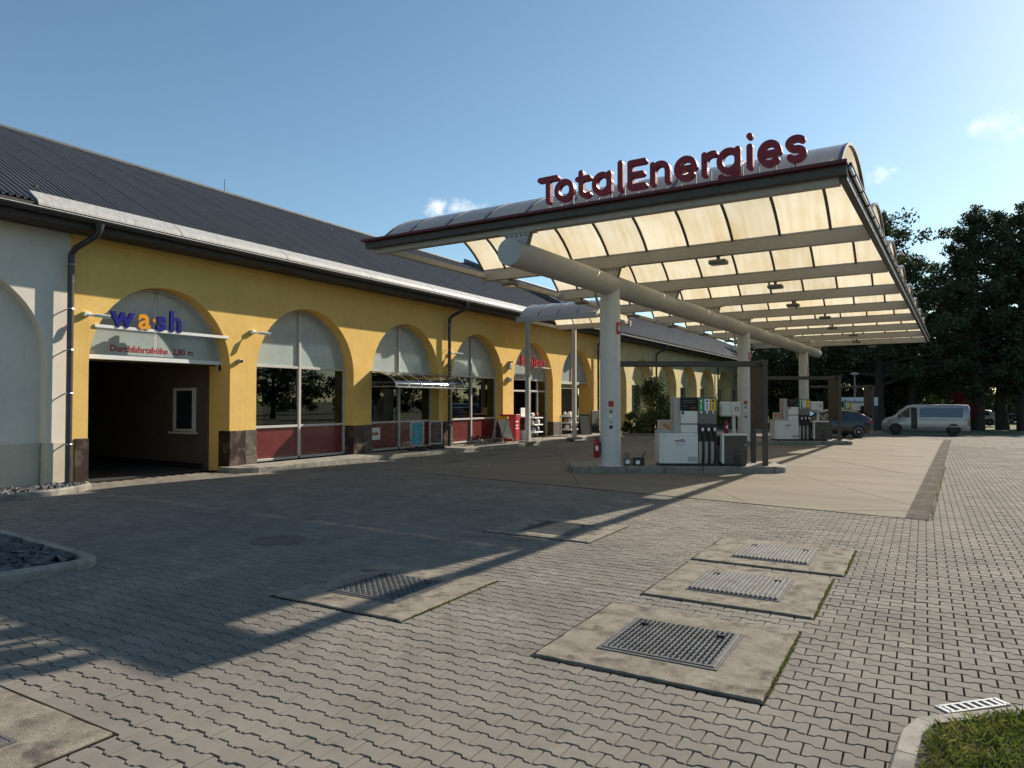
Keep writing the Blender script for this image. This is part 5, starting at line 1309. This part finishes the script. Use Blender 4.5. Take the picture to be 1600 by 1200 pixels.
# ------------------------------------------------------------------ vehicles (local x = forward, y = left)
def body_loft(mb, st, mi=0):
    """st: list of (x, [(halfwidth, z) from sill up to roof centre]); mirrored ring per station"""
    rings = []
    for x, pr in st: rings.append([(x, w, z) for w, z in pr] + [(x, -w, z) for w, z in pr[::-1]])
    n = len(rings[0]); vs = [p for r in rings for p in r]; fs = []
    for i in range(len(rings) - 1):
        for k in range(n): fs.append((i * n + k, (i + 1) * n + k, (i + 1) * n + (k + 1) % n, i * n + (k + 1) % n))
    fs += [tuple(range(n)), tuple(range(len(vs) - 1, len(vs) - n - 1, -1))]
    mb.add(vs, fs, mi)
class Side:
    def __init__(s, st): s.st = st
    def y(s, x, z):
        def at(pr):
            zs = [p[1] for p in pr]; ws = [p[0] for p in pr]; return float(np.interp(z, zs, ws))
        xs = [a[0] for a in s.st]; i = max(0, min(len(xs) - 2, int(np.searchsorted(xs, x)) - 1)); t = (x - xs[i]) / (xs[i + 1] - xs[i]); t = max(0, min(1, t))
        return at(s.st[i][1]) * (1 - t) + at(s.st[i + 1][1]) * t
    def panel(s, name, poly, m, parent, side=1, off=.012, nx=6):
        mb = MB(); n = len(poly)
        xs = sorted(set([-9, 9] + [a[0] for a in s.st])); zs = sorted(set([-9, 9, .46, .6, .72, .9, 1.06, 1.12, 1.3, 1.5, 1.64, 1.77]))
        for i in range(len(xs) - 1):
            P1 = clip(clip(list(poly), 1, 0, xs[i + 1]), -1, 0, -xs[i])
            if len(P1) < 3: continue
            for j in range(len(zs) - 1):
                P2 = clip(clip(P1, 0, 1, zs[j + 1]), 0, -1, -zs[j])
                if len(P2) < 3: continue
                mb.add([(x, side * (s.y(x, z) + off), z) for x, z in P2], [tuple(range(len(P2)))])
        vs = [(x, side * (s.y(x, z) + off), z) for x, z in poly] + [(x, side * (s.y(x, z) - .05), z) for x, z in poly]
        mb.add(vs, [(i, n + i, n + (i + 1) % n, (i + 1) % n) for i in range(n)]); return mb.build(name, m, parent)
def wheel(x, y, r, w, parent, rimm, spokes=5):
    t = MB(); prof = [(r * .66, -w / 2), (r * .93, -w / 2), (r, -w * .32), (r, w * .32), (r * .93, w / 2), (r * .66, w / 2)]
    M_ = Matrix.Translation((x, y, r)) @ Matrix.Rotation(R_(90), 4, 'X')
    mb = MB(); mb.lathe(prof, n=28); me = mb.mesh('tyre', M['rubber'], smooth=30); me.transform(M_); ty = obj('wheel', me, parent)
    mb = MB(); s = 1 if y > 0 else -1
    mb.lathe([(r * .67, -.02), (r * .67, .02), (r * .60, .03), (r * .56, .0)], n=24); me = mb.mesh('rim', M[rimm], smooth=30); me.transform(Matrix.Translation((x, y + s * w * .42, r)) @ Matrix.Rotation(R_(-90 * s), 4, 'X')); ro = obj('rim', me, ty)
    mb = MB()
    for k in range(spokes): mb.box((-.035, .03, -.01), (.035, r * .6, .02), M_=Matrix.Rotation(2 * math.pi * k / spokes, 4, 'Z'))
    mb.lathe([(.07, -.01), (.07, .03), (.05, .04)], n=14); me = mb.mesh('spokes', M[rimm]); me.transform(Matrix.Translation((x, y + s * w * .40, r)) @ Matrix.Rotation(R_(-90 * s), 4, 'X')); obj('spokes', me, ty)
    mb = MB(); mb.lathe([(r * .64, -.005), (r * .64, .0)], n=20); me = mb.mesh('brake_shadow', M['black']); me.transform(Matrix.Translation((x, y + s * w * .28, r)) @ Matrix.Rotation(R_(-90 * s), 4, 'X')); obj('hub_shade_disc', me, ty)  # black disc painted in for the shade behind the spokes

def van(loc, rz, label):
    t = thing('van', label, 'van', loc, rz)
    L = 5.1
    def pr(w, zt, wr, zb=.32, belt=1.12): return [(w * .93, zb), (w, zb + .16), (w * 1.0, .72), (w * .985, belt), (wr + .04, zt - .16), (wr - .06, zt - .04), (wr - .25, zt)]
    def hood(w, zt, zb=.32): return [(w * .93, zb), (w, zb + .13), (w, .62), (w * .98, zt - .16), (w * .93, zt - .06), (w * .86, zt - .015), (w * .6, zt)]
    st = [(0.0, pr(.88, 1.84, .72)), (.06, pr(.93, 1.90, .78)), (.6, pr(.95, 1.93, .80)), (3.15, pr(.95, 1.93, .80)), (3.55, pr(.95, 1.87, .77)), (3.95, pr(.945, 1.62, .76)), (4.30, pr(.94, 1.30, .78, belt=1.06)),
          (4.42, hood(.93, 1.18)), (4.82, hood(.90, 1.06)), (5.02, hood(.80, .92)), (5.10, hood(.70, .78, .34))]
    S = Side(st)
    mb = MB(); body_loft(mb, st); mb.build('body', M['van_paint'], t, smooth=38)
    for s in (1, -1):
        S.panel('side_window', [(.42, 1.14), (2.82, 1.14), (2.82, 1.70), (.36, 1.70)], M['car_glass'], t, s)
        S.panel('door_window', [(3.42, 1.12), (4.12, 1.12), (3.98, 1.35), (3.62, 1.70), (3.42, 1.72)], M['car_glass'], t, s)
        S.panel('door_seam', [(4.15, .40), (4.165, .40), (4.165, 1.1), (4.15, 1.1)], M['black'], t, s, .006)
        S.panel('rub_strip', [(.35, .56), (2.9, .56), (2.9, .62), (.35, .62)], M['pump_lgrey'], t, s, .016)
        S.panel('slide_rail', [(.2, .985), (2.9, .985), (2.9, 1.005), (.2, 1.005)], M['black'], t, s, .006)
        for xw in (.92, 4.25): S.panel('wheel_arch', [(xw + .42 * math.cos(R_(a)), .34 + .42 * math.sin(R_(a))) for a in range(0, 181, 15)], M['black'], t, s, .008)
        S.panel('tail_lamp', [(.02, .66), (.13, .66), (.13, 1.08), (.02, 1.08)], M['tail'], t, s, .012)
        S.panel('headlamp', [(4.70, .74), (5.0, .76), (4.98, .86), (4.72, .97)], M['headlamp'], t, s, .014)
        mb = MB(); mb.box((4.0, s * 1.0 - .09, 1.1), (4.1, s * 1.0 + .09, 1.34), bev=.03); mb.build('mirror', M['black'], t)
        for xw in (.92, 4.25): wheel(xw, s * .84, .335, .22, t, 'steel_rim', 6)
    # flat black panel paints the interior shade of the open sliding door, near side
    o = S.panel('door_shade_panel', [(2.98, .42), (3.34, .42), (3.34, 1.74), (3.06, 1.74), (2.98, 1.6)], M['black'], t, 1, .014)
    S.panel('open_door_edge', [(2.86, .42), (2.97, .42), (2.97, 1.72), (2.86, 1.72)], M['van_paint'], t, 1, .06)
    mb = MB(); mb.box((5.0, -.72, .34), (5.13, .72, .56), bev=.03); mb.build('front_bumper', M['black'], t); mb = MB(); mb.box((-.06, -.85, .34), (.04, .85, .60), bev=.03); mb.build('rear_bumper', M['black'], t)
    mb = MB(); mb.add([(4.30, -.70, 1.25), (4.30, .70, 1.25), (3.66, .62, 1.85), (3.66, -.62, 1.85)], [(0, 1, 2, 3)]); me = mb.mesh('windscreen', M['car_glass']); me.transform(Matrix.Translation((.035, 0, .02))); obj('windscreen', me, t)
    return t
# the van stands beyond the forecourt, nose towards the shop
vy = 48.0
vn = van((2.17, 47.7, float(gz(0, vy))), math.pi + R_(2), 'silver passenger van parked beyond the forecourt under the trees')

vn.scale = (.86, .9, .93)

def car(loc, rz, paint, label, rim='rim'):
    t = thing('car', label, 'car', loc, rz)
    def pr(w, zt, wr, zb=.24, belt=.92): return [(w * .93, zb), (w, zb + .14), (w * 1.0, .62), (w * .97, belt), (wr + .05, zt - .10), (wr - .05, zt - .03), (wr - .2, zt)]
    def lo(w, zt, zb=.26): return [(w * .9, zb), (w, zb + .12), (w, .58), (w * .97, zt - .12), (w * .92, zt - .05), (w * .84, zt - .015), (w * .55, zt)]
    st = [(0, lo(.72, .92, .36)), (.08, lo(.84, 1.02, .30)), (.22, pr(.88, 1.12, .74)), (.75, pr(.90, 1.42, .62)), (1.3, pr(.905, 1.47, .60)), (2.2, pr(.905, 1.46, .60)), (2.75, pr(.90, 1.28, .64)), (3.25, pr(.90, .99, .74, belt=.88)), (3.4, lo(.89, .95)), (4.05, lo(.86, .84)), (4.3, lo(.74, .70)), (4.36, lo(.62, .6, .32))]
    S = Side(st); mb = MB(); body_loft(mb, st); mb.build('body', paint, t, smooth=38)
    for s in (1, -1):
        S.panel('side_window', [(.72, .96), (1.52, .95), (1.52, 1.36), (1.2, 1.38), (.95, 1.33)], M['car_glass'], t, s); S.panel('door_window', [(1.6, .95), (2.95, .94), (2.68, 1.18), (2.2, 1.36), (1.6, 1.37)], M['car_glass'], t, s)
        for xw in (.80, 3.42): S.panel('wheel_arch', [(xw + .37 * math.cos(R_(a)), .32 + .37 * math.sin(R_(a))) for a in range(0, 181, 15)], M['black'], t, s, .008); wheel(xw, s * .80, .32, .21, t, rim, 7)
        S.panel('tail_lamp', [(.04, .72), (.3, .78), (.32, .93), (.06, .95)], M['tail'], t, s, .015); S.panel('headlamp', [(3.9, .62), (4.2, .6), (4.1, .74), (3.85, .78)], M['headlamp'], t, s, .012)
        mb = MB(); mb.box((2.72, s * .97 - .08, .94), (2.82, s * .97 + .08, 1.08), bev=.03); mb.build('mirror', paint, t)
    mb = MB(); mb.add([(.18, -.62, 1.10), (.18, .62, 1.10), (.62, .54, 1.38), (.62, -.54, 1.38)], [(3, 2, 1, 0)]); me = mb.mesh('rear_window', M['car_glass']); me.transform(Matrix.Translation((-.03, 0, .03))); obj('rear_window', me, t)
    mb = MB(); mb.add([(3.24, -.66, 1.0), (3.24, .66, 1.0), (2.5, .54, 1.40), (2.5, -.54, 1.40)], [(0, 1, 2, 3)]); me = mb.mesh('windscreen', M['car_glass']); me.transform(Matrix.Translation((.03, 0, .035))); obj('windscreen', me, t)
    mb = MB(); mb.box((-.03, -.26, .60), (.01, .26, .72)); mb.build('number_plate', M['white_card'], t); mb = MB(); mb.box((-.02, -.7, .3), (.1, .7, .5), bev=.03); mb.build('bumper', M['black'], t)
    return t
cz = float(gz(0, 41))
car((-2.62, 40.75, cz + .004), math.atan2(-EA.y, -EA.x), M['car_black'], 'black car refuelling at the far pump island')
p = F0 * 64 + RR * (762 / 1100 * 64); car((float(p[0]), float(p[1]), float(gz(0, p[1]))), R_(176), M['car_white'], 'white car parked behind the tree trunks right of the van')
p = F0 * 70 + RR * (845 / 1100 * 70); car((float(p[0]), float(p[1]), float(gz(0, p[1]))), R_(174), M['car_black'], 'dark car parked far back at the right picture edge')


# ------------------------------------------------------------------ vacuum station and street lamp
vs_ = thing('vacuum_station', 'self service vacuum station with white header board behind the van', 'vacuum station', (-4.3, 56.5, float(gz(0, 56))), R_(12))
for x in (-1.35, 1.35): mb = MB(); mb.box((x - .05, -.05, 0), (x + .05, .05, 2.2)); mb.build('post', M['zinc_dark'], vs_)
mb = MB(); mb.box((-1.45, -.08, 1.75), (1.45, .0, 2.36), bev=.01); hb = mb.build('header_board', M['white_card'], vs_)
me = text_mesh('f./Staubsauger', .36, .004, .005, 'CENTER'); me.materials.clear(); me.materials.append(M['black']); me.transform(Matrix.Translation((0, -.088, 1.93)) @ Matrix.Rotation(R_(90), 4, 'X')); obj('lettering', me, hb)
mb = MB(); mb.box((-1.1, -.3, 0), (-.45, .3, 1.7), bev=.03); mb.build('vacuum_unit', M['white_plastic'], vs_); mb = MB(); mb.tube([(-.45, -.1, 1.4), (-.1, -.2, 1.0), (-.2, -.3, .3), (.4, -.2, .1)], .04, 8); mb.build('suction_hose', M['black'], vs_)
mb = MB(); mb.box((-1.05, -.305, 1.1), (-.5, -.302, 1.55)); mb.build('control_panel', M['blue_card'], vs_)
lp = thing('street_lamp', 'slim street lamp standing behind the vacuum station', 'lamp', (-4.6, 60.0, float(gz(0, 60))))
mb = MB(); mb.tube([(0, 0, 0), (0, 0, 4.1)], [.06, .04], 10); mb.build('pole', M['pump_lgrey'], lp); mb = MB(); mb.lathe([(.05, 4.1), (.32, 4.22), (.32, 4.26), (.05, 4.34)], n=20); mb.build('lamp_head', M['white_plastic'], lp)

# ------------------------------------------------------------------ trees and shrubs
def leaf_cloud(centers, radii, per, size, seed, flat=.75, clamp=None):
    rng = np.random.default_rng(seed); C = np.repeat(np.array(centers), per, 0); Rr = np.repeat(np.array(radii), per)
    n = len(C); d = rng.normal(size=(n, 3)); d /= np.linalg.norm(d, axis=1)[:, None]; r = rng.random(n) ** .55
    P = C + d * (r * Rr)[:, None] * np.array([1, 1, flat])
    a = rng.normal(size=(n, 3)); a /= np.linalg.norm(a, axis=1)[:, None]; b = np.cross(a, rng.normal(size=(n, 3))); b /= np.linalg.norm(b, axis=1)[:, None]
    s = size * rng.uniform(.6, 1.3, n)[:, None]
    V = np.stack([P - a * s, P - b * s * .5 + a * s * .1, P + a * s, P + b * s * .5 + a * s * .1], 1)
    return V.reshape(-1, 3)
def quads_mesh(name, V, m):
    n = len(V) // 4; me = bpy.data.meshes.new(name); me.vertices.add(len(V)); me.vertices.foreach_set('co', V.ravel().astype(np.float32)); me.loops.add(n * 4)
    me.loops.foreach_set('vertex_index', np.arange(n * 4, dtype=np.int32)); me.polygons.add(n); me.polygons.foreach_set('loop_start', np.arange(0, n * 4, 4, dtype=np.int32)); me.polygons.foreach_set('loop_total', np.full(n, 4, np.int32))
    me.materials.append(m); me.update(calc_edges=True); return me
def tree_meshes(seed, h, crown_r, crown_z0, leafm, nlimb=26, clump=1.25, per=190, leaf=.15, trunk=.34, conical=0.):
    rnd = random.Random(seed); wood = MB(); top = h * .93
    tp = [Vector((0, 0, -.3))]; x = y = 0
    for k in range(1, 9): x += rnd.gauss(0, .10); y += rnd.gauss(0, .10); tp.append(Vector((x, y, top * k / 8)))
    wood.tube(tp, [trunk * 1.25] + [max(.03, trunk * (1 - .93 * k / 8)) for k in range(1, 9)], 10)
    cs = []; rs = []
    def tpos(z): 
        f = max(0, min(7.999, z / top * 8)); i = int(f); return tp[i].lerp(tp[i + 1], f - i)
    for k in range(nlimb):
        t = (k + rnd.random()) / nlimb; z = crown_z0 + (top - crown_z0) * t * .96; az = k * 2.4 + rnd.uniform(-.5, .5)
        env = math.sin(math.pi * (.18 + .78 * t)) ** .7 * (1 - conical * t)
        ln = crown_r * env * rnd.choice((.5, .75, .95, 1.1, 1.3)); p0 = tpos(z - ln * .25); up = rnd.uniform(.1, .45)
        p1 = p0 + Vector((math.cos(az), math.sin(az), up)) * ln * .55; p2 = p1 + Vector((math.cos(az + rnd.gauss(0, .3)), math.sin(az + rnd.gauss(0, .3)), up * .6)) * ln * .45
        r0 = max(.03, trunk * .42 * (1 - t * .8)); wood.tube([p0, p1, p2], [r0, r0 * .6, r0 * .25], 6, caps=False)
        for q in range(3):
            f = .45 + .28 * q; base = p1.lerp(p2, (f - .45) / .56) if f > .45 else p1
            s = base + Vector((rnd.gauss(0, .5), rnd.gauss(0, .5), rnd.gauss(.1, .35))); cs.append(tuple(s)); rs.append(clump * rnd.uniform(.55, 1.1))
    for q in range(4): cs.append((rnd.gauss(x, .4), rnd.gauss(y, .4), top + rnd.uniform(-.6, .7))); rs.append(clump * rnd.uniform(.4, .75))
    V = leaf_cloud(cs, rs, per, leaf, seed)
    return wood.mesh('trunk', M['bark'], smooth=40), quads_mesh('crown', V, leafm)
TV = [tree_meshes(11, 17.5, 5.0, 4.2, M['leaf1'], 54, .95, 105, .15, .40), tree_meshes(12, 15.5, 4.4, 4.2, M['leaf2'], 48, .9, 110, .145), tree_meshes(13, 18.8, 4.4, 3.4, M['leaf1'], 66, .82, 115, .14, .46, conical=.5), tree_meshes(14, 9.8, 4.2, 1.2, M['leaf2'], 36, 1.1, 180, .15, .2)]
def tree(x, y, v, s, rz, label, name='tree'):
    t = thing(name, label, 'tree', (x, y, float(gz(x, y)) - .05), rz, 'dark trees beyond the forecourt'); t.scale = (s, s, s)
    obj('trunk', TV[v][0], t); obj('crown', TV[v][1], t); return t
def at_px(px, dep): 
    p = F0 * dep + RR * ((px - 800) / 1100. * dep); return float(p[0]), float(p[1])
TREES = [(1375, 57, 0, 1.06, 'tall loose-crowned tree just right of the canopy edge'), (1424, 60, 1, 1.0, 'round dark tree between the two tall trees'), (1340, 62, 1, .98, 'dark tree behind the far canopy end'),
         (1526, 57, 2, 1.0, 'tall dark tree with a thick trunk right of the van'), (1566, 58, 0, 1.08, 'second thick trunked tree right of the van'), (1600, 56, 2, .98, 'dark tree at the right picture edge'),
         (1290, 66, 3, 1.1, 'low dark tree behind the third column'), (1245, 70, 3, 1.15, 'low dark tree between second and third column'), (1205, 76, 3, 1.15, 'low dark tree past the building end'),
         (1440, 80, 3, 1.1, 'bushy tree deep behind the van'), (1508, 84, 3, 1.1, 'bushy tree deep behind the red shrub'), (1585, 82, 3, 1.2, 'bushy tree deep at the right edge'), (1468, 72, 1, .95, 'slim dark tree filling the gap behind the van'), (1500, 70, 2, .9, 'dark tree rising behind the red leaved shrub'), (1640, 60, 0, 1.0, 'tree standing just outside the right edge'), (1700, 58, 1, 1.1, 'tree farther outside the right edge'), (1395, 70, 3, 1.3, 'bushy tree behind the vacuum station'), (1335, 74, 3, 1.3, 'bushy tree far behind the black car')]
for i, (px, dep, v, s, lb) in enumerate(TREES): x, y = at_px(px, dep); tree(x, y, v, s, i * 1.7, lb)
# trees across the road, outside the picture, that show mirrored in the shop windows
for i, (x, y) in enumerate(((34, 30), (38, 41), (36, 52), (40, 62), (33, 72), (42, 22))): tree(x, y, i % 3, .8 + .05 * (i % 3), i * 2.1, ['tree across the road mirrored in the wash panel', 'tree across the road mirrored in the first window', 'tree across the road mirrored in the awning window', 'tree across the road mirrored in the fourth arch', 'tree across the road mirrored near the entrance', 'tree across the road beyond the grass verge'][i])
# shrubs in front of the cream wing
sb = struct(poly_cap('shrub_bed', shrub_bed, -.005, M['soil'])); 
kerb_line(sb, shrub_bed[:-1], .12, .10, M['kerb_dark'], 1.0, 1)
def shrub(x, y, h, r, m, seed, label, per=260, leaf=.055, dense=16):
    t = thing('shrub', label, 'shrub', (x, y, float(gz(x, y))), 0, 'shrubs before the cream wall'); rnd = random.Random(seed); wd = MB(); cs = []; rs = []
    for k in range(dense):
        az = rnd.uniform(0, 6.28); f = rnd.random(); z = h * (.15 + .75 * f); rr = r * (1 - .75 * f) * rnd.uniform(.5, 1.05); p = (rr * math.cos(az), rr * math.sin(az), z)
        wd.tube([(0, 0, 0), (p[0] * .5, p[1] * .5, z * .6), p], [.03, .018, .006], 5, caps=False); cs.append(p); rs.append(r * rnd.uniform(.28, .5))
    wd.build('stems', M['bark'], t); obj('foliage', quads_mesh('foliage', leaf_cloud(cs, rs, per, leaf, seed, .9), M[m]), t)
shrub(-13.2, 38.2, 3.2, 1.35, 'leaf3', 5, 'tall dark evergreen shrub before the cream wall', 330, .06, 26)
shrub(-12.6, 36.7, 1.5, .8, 'leaf4', 6, 'pale low bush left of the tall evergreen shrub'); shrub(-12.7, 40.9, 1.7, .95, 'leaf4', 7, 'pale low bush right of the tall evergreen shrub'); shrub(-12.8, 43.4, 1.3, .9, 'leaf3', 8, 'dark low bush farther right along the cream wall'); shrub(-12.7, 46.2, 1.2, .9, 'leaf3', 9, 'dark low bush seen behind the fuel dispenser')
shrub(-13.6, 35.9, 1.3, .5, 'leaf3', 10, 'small bush at the corner of the yellow wall', 160); shrub(-12.5, 50.5, 1.3, 1., 'leaf3', 21, 'dark low bush at the far end of the bed'); shrub(-12.4, 55, 1.4, 1., 'leaf3', 22, 'farthest low bush along the cream wall')
x, y = at_px(1503, 56); shrub(x, y, 3.2, 1.1, 'leaf_red', 30, 'red leaved shrub behind the van', 120, .09)
x, y = at_px(1455, 60); shrub(x, y, 2.6, 1.8, 'leaf3', 31, 'green shrub behind the van roof', 200, .09); x, y = at_px(1540, 75); shrub(x, y, 2.8, 2.2, 'leaf4', 32, 'pale far bush between the two thick trunks', 200, .1)
# hedge row closing the far view
hg = MB(); rng = np.random.default_rng(3); cs = []; rs = []
for k in range(120): cs.append((-60 + k * 1.3 + rng.normal(0, .4), 112 + rng.normal(0, 3), rng.uniform(.3, 2.6))); rs.append(rng.uniform(1.0, 1.8))
o = obj('far_wood', quads_mesh('far_wood', leaf_cloud(cs, rs, 220, .28, 77), M['leaf2'])); o['kind'] = 'stuff'; o['label'] = 'distant wood closing the view behind the trees'
cs = []; rs = []
for k in range(110): cs.append((62 + rng.normal(0, 3), -30 + k * 1.6 + rng.normal(0, .4), rng.uniform(.5, 8.5))); rs.append(rng.uniform(1.6, 2.8))
o = obj('roadside_wood', quads_mesh('roadside_wood', leaf_cloud(cs, rs, 230, .34, 78), M['leaf2'])); o['kind'] = 'stuff'; o['label'] = 'wood across the road that the shop windows mirror'
